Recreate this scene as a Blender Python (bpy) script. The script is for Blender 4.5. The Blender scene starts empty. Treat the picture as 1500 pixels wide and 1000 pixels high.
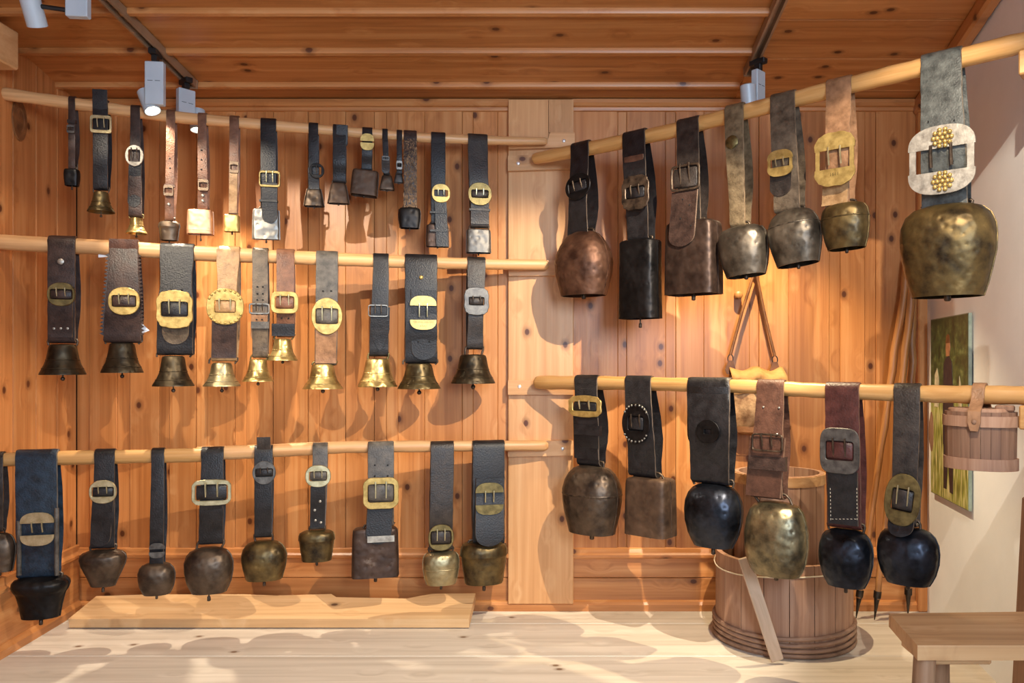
import bpy, math, random
from mathutils import Vector, Matrix
random.seed(7)
sc = bpy.context.scene
C = sc.collection
# ------------------------------------------------------------------ camera, world, light, exposure
F = 1152.0            # focal length in px (1500 px wide frame)
CX, CY = 840.0, 535.0 # principal point (lens shift)
H = 1.119             # camera height over floor
D = 3.6               # back wall depth
cam = bpy.data.cameras.new('camera'); co = bpy.data.objects.new('camera', cam); C.objects.link(co)
co.location = (0, 0, H); co.rotation_euler = (math.pi/2, 0, 0)
cam.sensor_width = 36; cam.lens = F*36/1500
cam.shift_x = -(CX-750)/1500; cam.shift_y = (CY-500)/1500
cam.clip_start = .02
sc.camera = co
w = bpy.data.worlds.new('world'); sc.world = w; w.use_nodes = True
w.node_tree.nodes['Background'].inputs[0].default_value = (.80, .88, 1.0, 1)
w.node_tree.nodes['Background'].inputs[1].default_value = .8
def area(name, loc, tgt, sx, sy, power, col):
    l = bpy.data.lights.new(name, 'AREA'); l.shape = 'RECTANGLE'; l.size = sx; l.size_y = sy
    l.energy = power; l.color = col
    o = bpy.data.objects.new(name, l); C.objects.link(o); o.location = loc
    o.rotation_euler = (Vector(tgt)-Vector(loc)).to_track_quat('-Z', 'Y').to_euler()
    return o
area('daylight_from_window', (.95, -1.0, 1.8), (.1, 3.2, .7), .8, 1.0, 90, (.66, .81, 1.0))
sc.view_settings.view_transform = 'Standard'; sc.view_settings.look = 'None'
sc.view_settings.gamma = 1; sc.view_settings.use_curve_mapping = False
sc.view_settings.exposure = 0.45
WARM = (1.0, .86, .66)

# ------------------------------------------------------------------ helpers
def W(px, py, Y): return Vector(((px-CX)/F*Y, Y, (CY-py)/F*Y + H))
def lin(c):
    f = lambda v: v/12.92 if v <= .04045 else ((v+.055)/1.055)**2.4
    return tuple(f(v/255) for v in c[:3]) + (1,)
class MB:
    def __init__(s): s.v = []; s.f = []
    def add(s, vs, fs):
        o = len(s.v); s.v += [tuple(v) for v in vs]; s.f += [tuple(i+o for i in f) for f in fs]; return s
    def box(s, c, d, ch=0, rot=None):
        hx, hy, hz = d[0]/2, d[1]/2, d[2]/2
        if ch:
            vs = []
            for sz in (-1, 1):
                for sy in (-1, 1):
                    for sx in (-1, 1):
                        vs += [(sx*(hx-ch), sy*(hy-ch), sz*hz), (sx*(hx-ch), sy*hy, sz*(hz-ch)), (sx*hx, sy*(hy-ch), sz*(hz-ch))]
            fs = []
            i = lambda x, y, z, k: ((z*2+y)*2+x)*3+k
            fs += [(i(0,0,0,0), i(0,1,0,0), i(1,1,0,0), i(1,0,0,0)), (i(0,0,1,0), i(1,0,1,0), i(1,1,1,0), i(0,1,1,0)),
                   (i(0,0,0,1), i(1,0,0,1), i(1,0,1,1), i(0,0,1,1)), (i(0,1,0,1), i(0,1,1,1), i(1,1,1,1), i(1,1,0,1)),
                   (i(0,0,0,2), i(0,0,1,2), i(0,1,1,2), i(0,1,0,2)), (i(1,0,0,2), i(1,1,0,2), i(1,1,1,2), i(1,0,1,2))]
            for z in (0, 1):
                for y in (0, 1): fs.append((i(0,y,z,0), i(1,y,z,0), i(1,y,z,1), i(0,y,z,1)))
                for x in (0, 1): fs.append((i(x,0,z,0), i(x,1,z,0), i(x,1,z,2), i(x,0,z,2)))
            for y in (0, 1):
                for x in (0, 1): fs.append((i(x,y,0,1), i(x,y,1,1), i(x,y,1,2), i(x,y,0,2)))
            for z in (0, 1):
                for y in (0, 1):
                    for x in (0, 1): fs.append((i(x,y,z,0), i(x,y,z,1), i(x,y,z,2)))
        else:
            vs = [(x*hx, y*hy, z*hz) for z in (-1, 1) for y in (-1, 1) for x in (-1, 1)]
            fs = [(0,2,3,1), (4,5,7,6), (0,1,5,4), (2,6,7,3), (0,4,6,2), (1,3,7,5)]
        if rot is not None: vs = [rot @ Vector(v) for v in vs]
        return s.add([(v[0]+c[0], v[1]+c[1], v[2]+c[2]) for v in vs], fs)
    def tube(s, pts, rad, n=10, cap=True):
        pts = [Vector(p) for p in pts]
        if not hasattr(rad, '__len__'): rad = [rad]*len(pts)
        rings = []; up = None
        for i, p in enumerate(pts):
            t = (pts[min(i+1, len(pts)-1)]-pts[max(i-1, 0)]).normalized()
            if up is None:
                up = Vector((0, 0, 1)) if abs(t.z) < .9 else Vector((0, 1, 0))
            a = t.cross(up).normalized(); up = a.cross(t).normalized()
            rings.append([p + (a*math.cos(q) + up*math.sin(q))*rad[i] for q in [2*math.pi*j/n for j in range(n)]])
        vs = [v for r in rings for v in r]; fs = []
        for i in range(len(rings)-1):
            for j in range(n):
                fs.append((i*n+j, i*n+(j+1) % n, (i+1)*n+(j+1) % n, (i+1)*n+j))
        if cap: fs.append(tuple(range(n-1, -1, -1))); fs.append(tuple((len(rings)-1)*n+j for j in range(n)))
        return s.add(vs, fs)
    def rings(s, rs, close=False, cap0=False, cap1=False):
        n = len(rs[0]); vs = [v for r in rs for v in r]; fs = []; m = len(rs)
        for i in range(m if close else m-1):
            for j in range(n):
                a = i*n; b = ((i+1) % m)*n
                fs.append((a+j, a+(j+1) % n, b+(j+1) % n, b+j))
        if cap0: fs.append(tuple(range(n-1, -1, -1)))
        if cap1: fs.append(tuple((m-1)*n+j for j in range(n)))
        return s.add(vs, fs)
    def prism(s, poly, y0, y1):   # polygon in xz extruded along y
        n = len(poly)
        vs = [(x, y0, z) for x, z in poly] + [(x, y1, z) for x, z in poly]
        fs = [tuple(range(n)), tuple(range(2*n-1, n-1, -1))] + [(i, i+n, (i+1) % n+n, (i+1) % n) for i in range(n)]
        return s.add(vs, fs)
    def ball(s, c, r, n=8, m=5, sq=(1, 1, 1)):
        rs = []
        for i in range(m+1):
            a = math.pi*(i+.001)/(m+.002)
            rs.append([(c[0]+r*sq[0]*math.sin(a)*math.cos(2*math.pi*j/n), c[1]+r*sq[1]*math.sin(a)*math.sin(2*math.pi*j/n), c[2]+r*sq[2]*math.cos(a)) for j in range(n)])
        return s.rings(rs)
    def mesh(s, name, mat, smooth=None):
        me = bpy.data.meshes.new(name); me.from_pydata(s.v, [], s.f); me.update()
        import bmesh
        bm = bmesh.new(); bm.from_mesh(me); bmesh.ops.recalc_face_normals(bm, faces=bm.faces); bm.to_mesh(me); bm.free()
        if mat: me.materials.append(mat)
        if smooth is not None:
            me.shade_smooth(); me.set_sharp_from_angle(angle=math.radians(smooth))
        return me
    def build(s, name, mat, parent=None, loc=(0, 0, 0), rot=(0, 0, 0), smooth=None):
        o = bpy.data.objects.new(name, s.mesh(name, mat, smooth)); C.objects.link(o)
        o.location = loc; o.rotation_euler = rot
        if parent: o.parent = parent
        return o
def place(name, me, parent=None, loc=(0, 0, 0), rot=(0, 0, 0)):
    o = bpy.data.objects.new(name, me); C.objects.link(o); o.location = loc; o.rotation_euler = rot
    if parent: o.parent = parent
    return o
def tag(o, label, cat, group=None):
    o['label'] = label; o['category'] = cat
    if group: o['group'] = group
    return o
def struct(o, label=None, cat=None):
    o['kind'] = 'structure'
    if label: o['label'] = label
    if cat: o['category'] = cat
    return o
def empty(name, loc=(0, 0, 0), rz=0):
    o = bpy.data.objects.new(name, None); C.objects.link(o); o.location = loc; o.rotation_euler = (0, 0, rz)
    o.empty_display_size = .05
    return o

# ------------------------------------------------------------------ materials
def newmat(name):
    m = bpy.data.materials.new(name); m.use_nodes = True
    nt = m.node_tree; return m, nt, nt.nodes['Principled BSDF']
def ramp(nt, stops):
    r = nt.nodes.new('ShaderNodeValToRGB'); e = r.color_ramp.elements
    while len(e) < len(stops): e.new(.5)
    for k, (p, c) in enumerate(stops): e[k].position = p; e[k].color = c
    return r
def wood(name, dark, mid, light, axis='Z', flat='Y', rough=.38, knots=.36, knotcol=(84, 40, 16), gs=1.0, grain=1.0, ksz=1.0, tone=1.0):
    m, nt, b = newmat(name); N = nt.nodes; L = nt.links
    tc = N.new('ShaderNodeTexCoord'); oi = N.new('ShaderNodeObjectInfo')
    mul = N.new('ShaderNodeVectorMath'); mul.operation = 'SCALE'; mul.inputs[0].default_value = (37.3, 91.7, 53.1)
    L.new(oi.outputs['Random'], mul.inputs['Scale'])
    ad = N.new('ShaderNodeVectorMath'); L.new(tc.outputs['Object'], ad.inputs[0]); L.new(mul.outputs[0], ad.inputs[1])
    def mp(al, ac, fl):
        q = N.new('ShaderNodeMapping'); q.vector_type = 'POINT'
        q.inputs['Scale'].default_value = [al if a == axis else (fl if a == flat else ac) for a in 'XYZ']
        L.new(ad.outputs[0], q.inputs['Vector']); return q
    kv = N.new('ShaderNodeTexVoronoi'); kv.inputs['Scale'].default_value = 1
    kq = mp(4.6, 6.4, 0 if flat else 6.4); 
    if flat:
        kv.voronoi_dimensions = '2D'
        sx_ = N.new('ShaderNodeSeparateXYZ'); cx_ = N.new('ShaderNodeCombineXYZ'); L.new(kq.outputs[0], sx_.inputs[0])
        for i_, a_ in enumerate([q_ for q_ in 'XYZ' if q_ != flat]): L.new(sx_.outputs[a_], cx_.inputs[i_])
        L.new(cx_.outputs[0], kv.inputs['Vector'])
    else: L.new(kq.outputs[0], kv.inputs['Vector'])
    # warp grain round the knots
    wob = N.new('ShaderNodeMapRange'); wob.inputs['From Max'].default_value = .35; wob.inputs['To Min'].default_value = .55; wob.inputs['To Max'].default_value = 0
    wob.interpolation_type = 'SMOOTHSTEP'
    L.new(kv.outputs['Distance'], wob.inputs['Value'])
    gq = mp(.9*gs, 26*gs, 17*gs if not flat else 6)
    ga = N.new('ShaderNodeVectorMath'); L.new(gq.outputs[0], ga.inputs[0]); L.new(wob.outputs[0], ga.inputs[1])
    n1 = N.new('ShaderNodeTexNoise'); n1.inputs['Scale'].default_value = 1; n1.inputs['Detail'].default_value = 5; n1.inputs['Distortion'].default_value = .5
    L.new(ga.outputs[0], n1.inputs['Vector'])
    fq = mp(2.5*gs, 110*gs, 60*gs)
    n2 = N.new('ShaderNodeTexNoise'); n2.inputs['Scale'].default_value = 1; n2.inputs['Detail'].default_value = 3
    L.new(fq.outputs[0], n2.inputs['Vector'])
    mx = N.new('ShaderNodeMath'); mx.operation = 'MULTIPLY_ADD'; mx.inputs[1].default_value = .35*grain; L.new(n2.outputs[0], mx.inputs[0]); 
    sub = N.new('ShaderNodeMath'); sub.operation = 'SUBTRACT'; sub.inputs[1].default_value = .175*grain; L.new(n1.outputs[0], sub.inputs[0]); L.new(sub.outputs[0], mx.inputs[2])
    r = ramp(nt, [(.22, lin(dark)), (.5, lin(mid)), (.80, lin(light))]); L.new(mx.outputs[0], r.inputs[0])
    # per piece tone
    hv = N.new('ShaderNodeHueSaturation'); vr = N.new('ShaderNodeMapRange'); vr.inputs['To Min'].default_value = 1-.14*tone; vr.inputs['To Max'].default_value = 1+.10*tone
    L.new(oi.outputs['Random'], vr.inputs['Value']); L.new(vr.outputs[0], hv.inputs['Value']); L.new(r.outputs[0], hv.inputs['Color'])
    # knots
    kr = ramp(nt, [(0, (1, 1, 1, 1)), (.055*ksz, (.95, .95, .95, 1)), (.075*ksz, (.45, .45, .45, 1)), (.16*ksz, (0, 0, 0, 1))]); L.new(kv.outputs['Distance'], kr.inputs[0])
    sep = N.new('ShaderNodeSeparateColor'); L.new(kv.outputs['Color'], sep.inputs[0])
    gt = N.new('ShaderNodeMath'); gt.operation = 'LESS_THAN'; gt.inputs[1].default_value = knots; L.new(sep.outputs[0], gt.inputs[0])
    km = N.new('ShaderNodeMath'); km.operation = 'MULTIPLY'; L.new(kr.outputs[0], km.inputs[0]); L.new(gt.outputs[0], km.inputs[1])
    mix = N.new('ShaderNodeMixRGB'); L.new(km.outputs[0], mix.inputs[0]); L.new(hv.outputs[0], mix.inputs[1]); mix.inputs[2].default_value = lin(knotcol)
    L.new(mix.outputs[0], b.inputs['Base Color'])
    b.inputs['Roughness'].default_value = rough
    bp = N.new('ShaderNodeBump'); bp.inputs['Strength'].default_value = .18*grain; bp.inputs['Distance'].default_value = .004
    L.new(mx.outputs[0], bp.inputs['Height']); L.new(bp.outputs[0], b.inputs['Normal'])
    return m
def mottled(name, c1, c2, metallic=0., rough=.5, scale=12., bump=.2, bscale=None, rvar=.12, stretch=(1, 1, 1), c3=None, spec=.5, voro=False, detail=5):
    m, nt, b = newmat(name); N = nt.nodes; L = nt.links
    tc = N.new('ShaderNodeTexCoord'); oi = N.new('ShaderNodeObjectInfo')
    mul = N.new('ShaderNodeVectorMath'); mul.operation = 'SCALE'; mul.inputs[0].default_value = (31.3, 17.7, 23.1); L.new(oi.outputs['Random'], mul.inputs['Scale'])
    ad = N.new('ShaderNodeVectorMath'); L.new(tc.outputs['Object'], ad.inputs[0]); L.new(mul.outputs[0], ad.inputs[1])
    mp = N.new('ShaderNodeMapping'); mp.inputs['Scale'].default_value = stretch; L.new(ad.outputs[0], mp.inputs[0])
    n = N.new('ShaderNodeTexNoise'); n.inputs['Scale'].default_value = scale; n.inputs['Detail'].default_value = detail; n.inputs['Roughness'].default_value = .6
    L.new(mp.outputs[0], n.inputs['Vector'])
    st = [(.32, lin(c1)), (.66, lin(c2))] + ([(.74, lin(c3))] if c3 else [])
    r = ramp(nt, st); L.new(n.outputs[0], r.inputs[0]); L.new(r.outputs[0], b.inputs['Base Color'])
    b.inputs['Metallic'].default_value = metallic; b.inputs['Specular IOR Level'].default_value = spec
    rr = N.new('ShaderNodeMapRange'); rr.inputs['To Min'].default_value = max(.05, rough-rvar); rr.inputs['To Max'].default_value = rough+rvar; L.new(n.outputs[0], rr.inputs['Value']); L.new(rr.outputs[0], b.inputs['Roughness'])
    if bump:
        if voro:
            n2 = N.new('ShaderNodeTexVoronoi'); n2.feature = 'SMOOTH_F1'
        else:
            n2 = N.new('ShaderNodeTexNoise'); n2.inputs['Detail'].default_value = 3
        n2.inputs['Scale'].default_value = bscale or scale*4; L.new(mp.outputs[0], n2.inputs['Vector'])
        bp = N.new('ShaderNodeBump'); bp.inputs['Strength'].default_value = bump; bp.inputs['Distance'].default_value = .006 if voro else .003
        L.new(n2.outputs[0], bp.inputs['Height']); L.new(bp.outputs[0], b.inputs['Normal'])
    return m
PIN = dict(dark=(160, 98, 50), mid=(190, 125, 70), light=(208, 150, 95))
M = {}
M['pine_v'] = wood('pine_vertical', axis='Z', flat='Y', **PIN)
M['pine_vl'] = wood('pine_vertical_side', axis='Z', flat='X', **PIN)
M['pine_h'] = wood('pine_horizontal', axis='X', flat='Y', **PIN)
M['pine_c'] = wood('pine_ceiling', axis='X', flat='Z', dark=(146, 88, 42), mid=(178, 114, 60), light=(198, 140, 84), knots=.30)
M['pine_y'] = wood('pine_trim_depth', axis='Y', flat='X', **PIN)
M['pine_pale'] = wood('pine_pale', axis='Z', flat='Y', dark=(190, 136, 86), mid=(208, 154, 102), light=(222, 174, 124), knots=.22)
M['pine_pale_h'] = wood('pine_pale_h', axis='X', flat='Y', dark=(190, 138, 88), mid=(208, 156, 104), light=(222, 176, 128), knots=.25)
M['floor'] = wood('floor_pine', axis='X', flat='Z', dark=(180, 168, 152), mid=(200, 189, 174), light=(213, 203, 189), rough=.5, knots=.14, knotcol=(110, 84, 62), ksz=.8)
M['plank'] = wood('old_plank', axis='X', flat='Z', dark=(190, 146, 98), mid=(216, 174, 124), light=(228, 194, 148), rough=.55, knots=.22, knotcol=(84, 52, 28))
M['pole'] = wood('pole_wood', axis='X', flat=None, dark=(172, 122, 76), mid=(200, 152, 102), light=(220, 178, 130), rough=.45, knots=.25, knotcol=(120, 70, 36), gs=1.4)
M['pole_dark'] = wood('pole_wood_rubbed', axis='X', flat=None, dark=(166, 116, 62), mid=(196, 146, 86), light=(214, 168, 110), rough=.4, knots=.25, knotcol=(110, 62, 30), gs=1.4)
M['stave'] = wood('stave_wood', axis='Z', flat=None, dark=(140, 102, 78), mid=(164, 125, 99), light=(182, 146, 119), rough=.65, knots=.05, gs=1.6, tone=.35)
M['stave_dark'] = wood('stave_wood_dark', axis='Z', flat=None, dark=(104, 74, 56), mid=(132, 98, 76), light=(150, 116, 92), rough=.65, knots=.05, gs=2, tone=.5)
M['hoop'] = wood('hoop_wood', axis='X', flat=None, dark=(118, 90, 72), mid=(146, 114, 92), light=(162, 130, 108), rough=.6, knots=0, gs=2)
M['bench'] = wood('bench_wood', axis='X', flat='Z', dark=(168, 124, 80), mid=(200, 156, 108), light=(218, 180, 134), rough=.5, knots=.25)
M['leg'] = wood('bench_leg_wood', axis='Z', flat=None, dark=(116, 84, 58), mid=(150, 114, 84), light=(170, 134, 102), rough=.55, knots=.1)
M['stick'] = wood('stick_wood', axis='Z', flat=None, dark=(120, 74, 36), mid=(158, 104, 56), light=(184, 130, 76), rough=.45, knots=.2, gs=2)
M['lath'] = wood('lath_wood', axis='Z', flat=None, dark=(176, 146, 118), mid=(200, 172, 144), light=(216, 190, 164), rough=.6, knots=.05)
M['plaster'] = mottled('white_plaster', (230, 233, 236), (238, 241, 244), 0, .85, 3, .12, 60, .02)
M['void'] = mottled('wall_backing', (70, 44, 24), (86, 54, 30), 0, .8, 6, 0)
M['track'] = mottled('brown_track', (140, 112, 86), (158, 128, 100), .3, .45, 8, 0)
M['black_plastic'] = mottled('black_plastic', (16, 16, 17), (24, 24, 26), 0, .45, 10, 0)
M['lampbox'] = mottled('grey_lamp_enamel', (176, 188, 198), (190, 200, 208), .1, .4, 8, 0)
M['print_ink'] = mottled('lamp_mark', (60, 66, 74), (80, 86, 92), 0, .6, 8, 0)
M['iron'] = mottled('wrought_iron', (44, 38, 34), (84, 74, 64), .85, .45, 20, .3)
M['screw'] = mottled('zinc_screw', (215, 215, 215), (240, 240, 240), .6, .35, 30, 0)
M['hole'] = mottled('punched_hole', (10, 8, 7), (16, 13, 11), 0, .8, 10, 0)
M['stitch'] = mottled('pale_thread', (200, 186, 160), (224, 212, 190), 0, .7, 60, 0)
M['paper'] = mottled('paper_tag', (225, 228, 232), (240, 240, 240), 0, .6, 20, 0)
M['panel_edge'] = mottled('panel_edge', (120, 132, 116), (150, 160, 144), 0, .4, 20, 0)
M['canvas'] = mottled('bag_canvas', (176, 124, 66), (210, 158, 96), 0, .75, 14, .5, 60)
M['hide'] = mottled('bag_hide', (120, 78, 42), (196, 156, 112), 0, .7, 25, .6, 90)
M['bagleather'] = mottled('bag_leather', (92, 56, 30), (134, 88, 50), 0, .5, 20, .3)
LE = {   # leather colours
 'black': ((17, 16, 18), (36, 34, 36)), 'blueblack': ((18, 26, 34), (34, 50, 66)), 'dark': ((32, 27, 25), (58, 50, 45)),
 'brownblack': ((38, 27, 24), (66, 48, 41)), 'brown': ((62, 40, 31), (94, 62, 48)), 'redbrown': ((58, 29, 26), (84, 44, 39)),
 'chestnut': ((90, 58, 42), (126, 86, 64)), 'tan': ((120, 86, 60), (164, 122, 88)), 'grey': ((56, 52, 48), (94, 88, 81)),
 'greybrown': ((62, 52, 42), (108, 93, 76)), 'wool': ((74, 60, 43), (126, 108, 82)), 'greygreen': ((44, 46, 45), (92, 94, 90)), 'straw': ((134, 100, 64), (184, 146, 102))}
def leather(k):
    key = 'le_'+k
    if key not in M:
        a, b = LE[k]; M[key] = mottled('leather_'+k, a, b, 0, .44, 30, .5, 170, .14, spec=.4)
    return M[key]
def leather_edge(k):
    key = 'ed_'+k
    if key not in M:
        a, b = LE[k]; f = lambda c, g: tuple(c[i]*.55+g[i]*.45 for i in range(3))
        M[key] = mottled('leather_edge_'+k, f(a, (110, 86, 64)), f(b, (176, 146, 116)), 0, .55, 22, .4, 120, .1, spec=.4)
    return M[key]
ME = {  # metals: dark tone, light tone, metallic, rough, flaky light tone
 'brass': ((158, 131, 72), (206, 177, 108), .6, .42, None), 'brasspale': ((176, 164, 124), (212, 202, 164), .85, .34, None),
 'brassdull': ((92, 80, 50), (138, 122, 78), .8, .45, None),
 'bronze': ((66, 56, 38), (116, 100, 66), .8, .44, None), 'bronzedark': ((40, 34, 27), (82, 70, 51), .8, .46, None),
 'gold': ((130, 108, 64), (212, 186, 124), .85, .36, None), 'silvergold': ((114, 104, 78), (178, 164, 126), .85, .40, None),
 'steel': ((96, 93, 88), (150, 147, 140), .8, .42, None), 'silver': ((140, 134, 124), (190, 184, 172), .7, .45, None), 'pewter': ((72, 69, 67), (116, 113, 108), .8, .48, None),
 'iron': ((50, 42, 37), (104, 88, 73), .75, .44, (118, 104, 90)), 'ironblack': ((17, 16, 17), (38, 35, 35), .7, .46, None),
 'ironblue': ((26, 28, 33), (60, 64, 74), .85, .34, None),
 'rust': ((58, 37, 28), (112, 78, 59), .6, .5, (148, 122, 102)), 'rustbox': ((58, 43, 33), (98, 75, 57), .45, .55, None), 'brownbox': ((42, 31, 27), (82, 64, 54), .65, .46, (124, 106, 92)),
 'copper': ((186, 134, 100), (214, 168, 130), .45, .45, None),
 'goldiron': ((44, 37, 29), (118, 98, 60), .75, .42, (146, 126, 84)), 'greyiron': ((46, 42, 37), (104, 94, 82), .75, .42, (138, 128, 112)), 'patina': ((48, 47, 43), (158, 144, 110), .85, .36, (190, 180, 150))}
def metal(k, body=False):
    key = 'me_'+k+('b' if body else '')
    if key not in M:
        a, b, mt, rg, c3 = ME[k]
        M[key] = mottled('metal_'+k+('_hammered' if body else ''), a, b, mt, rg, 13 if body else 40, .6 if body else .15, 42 if body else 160, .18 if body else .13, c3=c3, voro=body, detail=8)
    return M[key]

# ------------------------------------------------------------------ room shell
CS = .13                                             # ceiling falls towards the back wall
ZT = (CY-148)/F*D + H                                # wall top at the back
def zc(Y): return ZT + CS*(D-Y)
XLb, XRb = (112-CX)/F*D, (1355-CX)/F*D
SL, SR = .104, -.139
def XL(Y): return XLb + SL*(D-Y)
def XR(Y): return XRb + SR*(D-Y)
Y0 = -.4
ZB = lambda py: (CY-py)/F*D + H                      # height on back wall of an image row
XB = lambda px: (px-CX)/F*D

# back wall
wb = MB().box(((XLb+XRb)/2, D+.07, 1.25), (XRb-XLb+.3, .06, 2.7)).build('wall_back', M['void'])
struct(wb)
def vplank(parent, x0, x1, z0, z1, y, mat, th=.022, gap=.001, name='plank'):
    g = gap/2
    return MB().box((0, 0, 0), (x1-x0-2*g, th, z1-z0), .0016).build(name, mat, parent, ((x0+x1)/2, y+th/2, (z0+z1)/2))
zrail = ZB(815); ztop = ZB(152)
lj = [112, 131, 171, 190, 233, 248, 287, 304, 344, 361, 400, 417, 451, 468, 506, 548, 566, 583, 622, 677, 693, 729, 746]
rj = [838, 905, 918, 975, 990, 1031, 1098, 1112, 1155, 1215, 1231, 1267, 1283, 1342, 1356]
rnd = random.Random(3)
for js in (lj, rj):
    for a, b in zip(js[:-1], js[1:]):
        # narrow strips beside the boards sit slightly back
        narrow = (b-a) < 22
        vplank(wb, XB(a), XB(b), zrail-.01, ztop+.02, D+(.003 if narrow else rnd.uniform(-.0015, .0015)), M['pine_v'])
for (a, b) in ((112, 746), (838, 1356)):
    L_ = XB(b)-XB(a); cx = (XB(a)+XB(b))/2
    for (p0, p1) in ((816, 846), (846, 880)):
        MB().box((0, 0, 0), (L_-.002, .02, ZB(p0)-ZB(p1)-.002), .003).build('plank', M['pine_h'], wb, (cx, D+.012, (ZB(p0)+ZB(p1))/2))
    # moulded rail: profile swept along x
    prof = [(0, 0), (-.026, 0), (-.03, .006), (-.03, .016), (-.02, .024), (-.012, .04), (0, .046)]
    def rail(nm, z, sc_=1.0, mat=M['pine_h']):
        n = len(prof); mb = MB()
        mb.rings([[(x, p*sc_, q*sc_) for p, q in prof] for x in (-L_/2, L_/2)], cap0=True, cap1=True)
        mb.build(nm, mat, wb, (cx, D+.004, z))
    rail('rail', ZB(816))
    tm = MB()
    pr = [(0, 0), (-.012, .004), (-.014, .018), (-.026, .022), (-.034, .034), (-.034, .05), (0, .05)]
    tm.rings([[(x, p, q) for p, q in pr] for x in (-L_/2, L_/2)], cap0=True, cap1=True)
    tm.build('moulding', M['pine_h'], wb, (cx, D+.004, ZB(164)))
bbm = MB()
bbm.rings([[(x, p, q) for p, q in [(0, 0), (-.03, 0), (-.03, .028), (-.022, .04), (-.008, .046), (0, .05)]] for x in (XLb, XRb)], cap0=True, cap1=True)
struct(bbm.build('baseboard_back', M['pine_h'], None, (0, D+.01, 0)))
# pilaster board with cleats
px0, px1 = XB(745), XB(840)
pil = MB().box((0, 0, 0), (px1-px0, .03, ZB(148)-ZB(882)), .003).build('pilaster_board', M['pine_pale'], wb, ((px0+px1)/2, D-.012, (ZB(148)+ZB(882))/2))
YP = D-.027
def cleat(poly, th, screws=(), mat=M['pine_pale_h'], name='cleat'):
    Yf = YP-th
    P = [((p-CX)/F*Yf, (CY-q)/F*Yf+H) for p, q in poly]
    cx = sum(p[0] for p in P)/len(P); cz = sum(p[1] for p in P)/len(P)
    o = MB().prism([(x-cx, z-cz) for x, z in P], -th, 0).build(name, mat, wb, (cx, YP, cz))
    for sx, sy in screws:
        v = W(sx, sy, Yf-.002)
        s_ = MB().ball((0, 0, 0), .0085, 10, 5, (1, .35, 1)).build('screw', M['screw'], o, (v.x-cx, -th-.0005, v.z-cz), smooth=60)
    return o
cleat([(745, 146), (803, 146), (803, 204), (745, 202)], .018, mat=M['pine_pale'], name='block')
cleat([(804, 146), (840, 146), (840, 194), (804, 194)], .012, mat=M['pine_pale'], name='block')
cleat([(745, 203), (802, 205), (806, 194), (842, 194), (842, 215), (745, 218)], .03, [(826, 206)])
cleat([(744, 228), (841, 224), (841, 247), (744, 250)], .03, [(759, 239)])
cleat([(745, 381), (840, 381), (840, 403), (745, 404)], .03)
cleat([(744, 557), (840, 557), (840, 578), (744, 578)], .03, [(761, 566)])
cleat([(744, 646), (840, 645), (840, 667), (744, 669)], .03, [(824, 657)])

# left wall
wl = empty('wall_left', (XLb, D, 0)); wl.rotation_euler = (0, 0, math.atan2(D-0, 0)-math.pi/2 + math.atan(SL))
struct(wl)
LW = (D-Y0)/math.cos(math.atan(SL))
# local frame: -y runs towards the camera, +x into the room
MB().box((-.06, -LW/2, 1.4), (.06, LW+.1, 3.0)).build('backing', M['void'], wl)
y = 0; k = 0
while y > -LW:
    wd = rnd.choice([.16, .18, .2, .14])
    MB().box((0, 0, 0), (.022, wd-.003, 3.0), .003).build('plank', M['pine_vl'], wl, (-.011+rnd.uniform(-.001, .001), y-wd/2, 1.5))
    y -= wd; k += 1
for z, mat in ((ZB(816), 'pine_y'),):
    mb = MB(); mb.rings([[(-p, yy, q) for p, q in prof] for yy in (0, -LW)], cap0=True, cap1=True)
    mb.build('rail', M[mat], wl, (-.003, 0, z))
MB().box((0, 0, 0), (.02, LW, .26), .003).build('plank', M['pine_y'], wl, (.004, -LW/2, .17))
bl = MB(); bl.rings([[(-p, yy, q) for p, q in [(0, 0), (-.035, 0), (-.035, .03), (-.02, .045), (0, .05)]] for yy in (0, -LW)], cap0=True, cap1=True)
bo = bl.build('baseboard_left', M['pine_y'], None, (XLb, D, 0)); bo.rotation_euler = wl.rotation_euler; struct(bo)
# big old knot in the left wall plank
kn = MB(); a_ = []
for r_, d_ in ((.085, 0), (.078, .003), (.05, .003), (.045, .001)):
    a_.append([(d_, r_*.62*math.cos(q), r_*math.sin(q)) for q in [2*math.pi*j/20 for j in range(20)]])
kn.rings(a_, cap1=True)
MBk = kn.build('knot', M['bagleather'], wl, (.002, -.44, H+.985))

# right wall (white plaster)
LR = (D-Y0)/math.cos(math.atan(SR))
wr = MB().box((.06, -LR/2, 1.55), (.12, LR+.2, 3.3)).build('wall_right', M['plaster'], None, (XRb, D, 0))
wr.rotation_euler = (0, 0, math.atan(SR)); struct(wr)
t1 = MB().box((0, 0, 0), (.05, .035, 2.5), .006).build('trim_1', M['pine_v'], None, (XRb-.02, D-.018, 1.25)); struct(t1)
t2 = MB().box((0, 0, 0), (.05, LR*1.01, .07), .01).build('trim_2', M['pine_y'], None, ((XR(D)+XR(Y0))/2-.03, (D+Y0)/2, (zc(D)+zc(Y0))/2-.03))
t2.rotation_euler = (-math.atan(CS), 0, math.atan(SR)); struct(t2)

# floor
fl = MB().box(((XLb+XRb)/2, (D+Y0)/2, -.06), (XRb-XLb+.6, D-Y0+.3, .06)).build('floor', M['void']); struct(fl)
fj = [3.66, 3.415, 3.03, 2.72, 2.36, 1.98, 1.6, 1.24, .86, .48, .1, -.28, -.45]
for a, b in zip(fj[:-1], fj[1:]):
    x0, x1 = XLb-.2, XRb+.2
    MB().box((0, 0, 0), (x1-x0, a-b-.004, .03), .003).build('plank', M['floor'], fl, ((x0+x1)/2, (a+b)/2, -.015+rnd.uniform(-.001, 0)))

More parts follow.
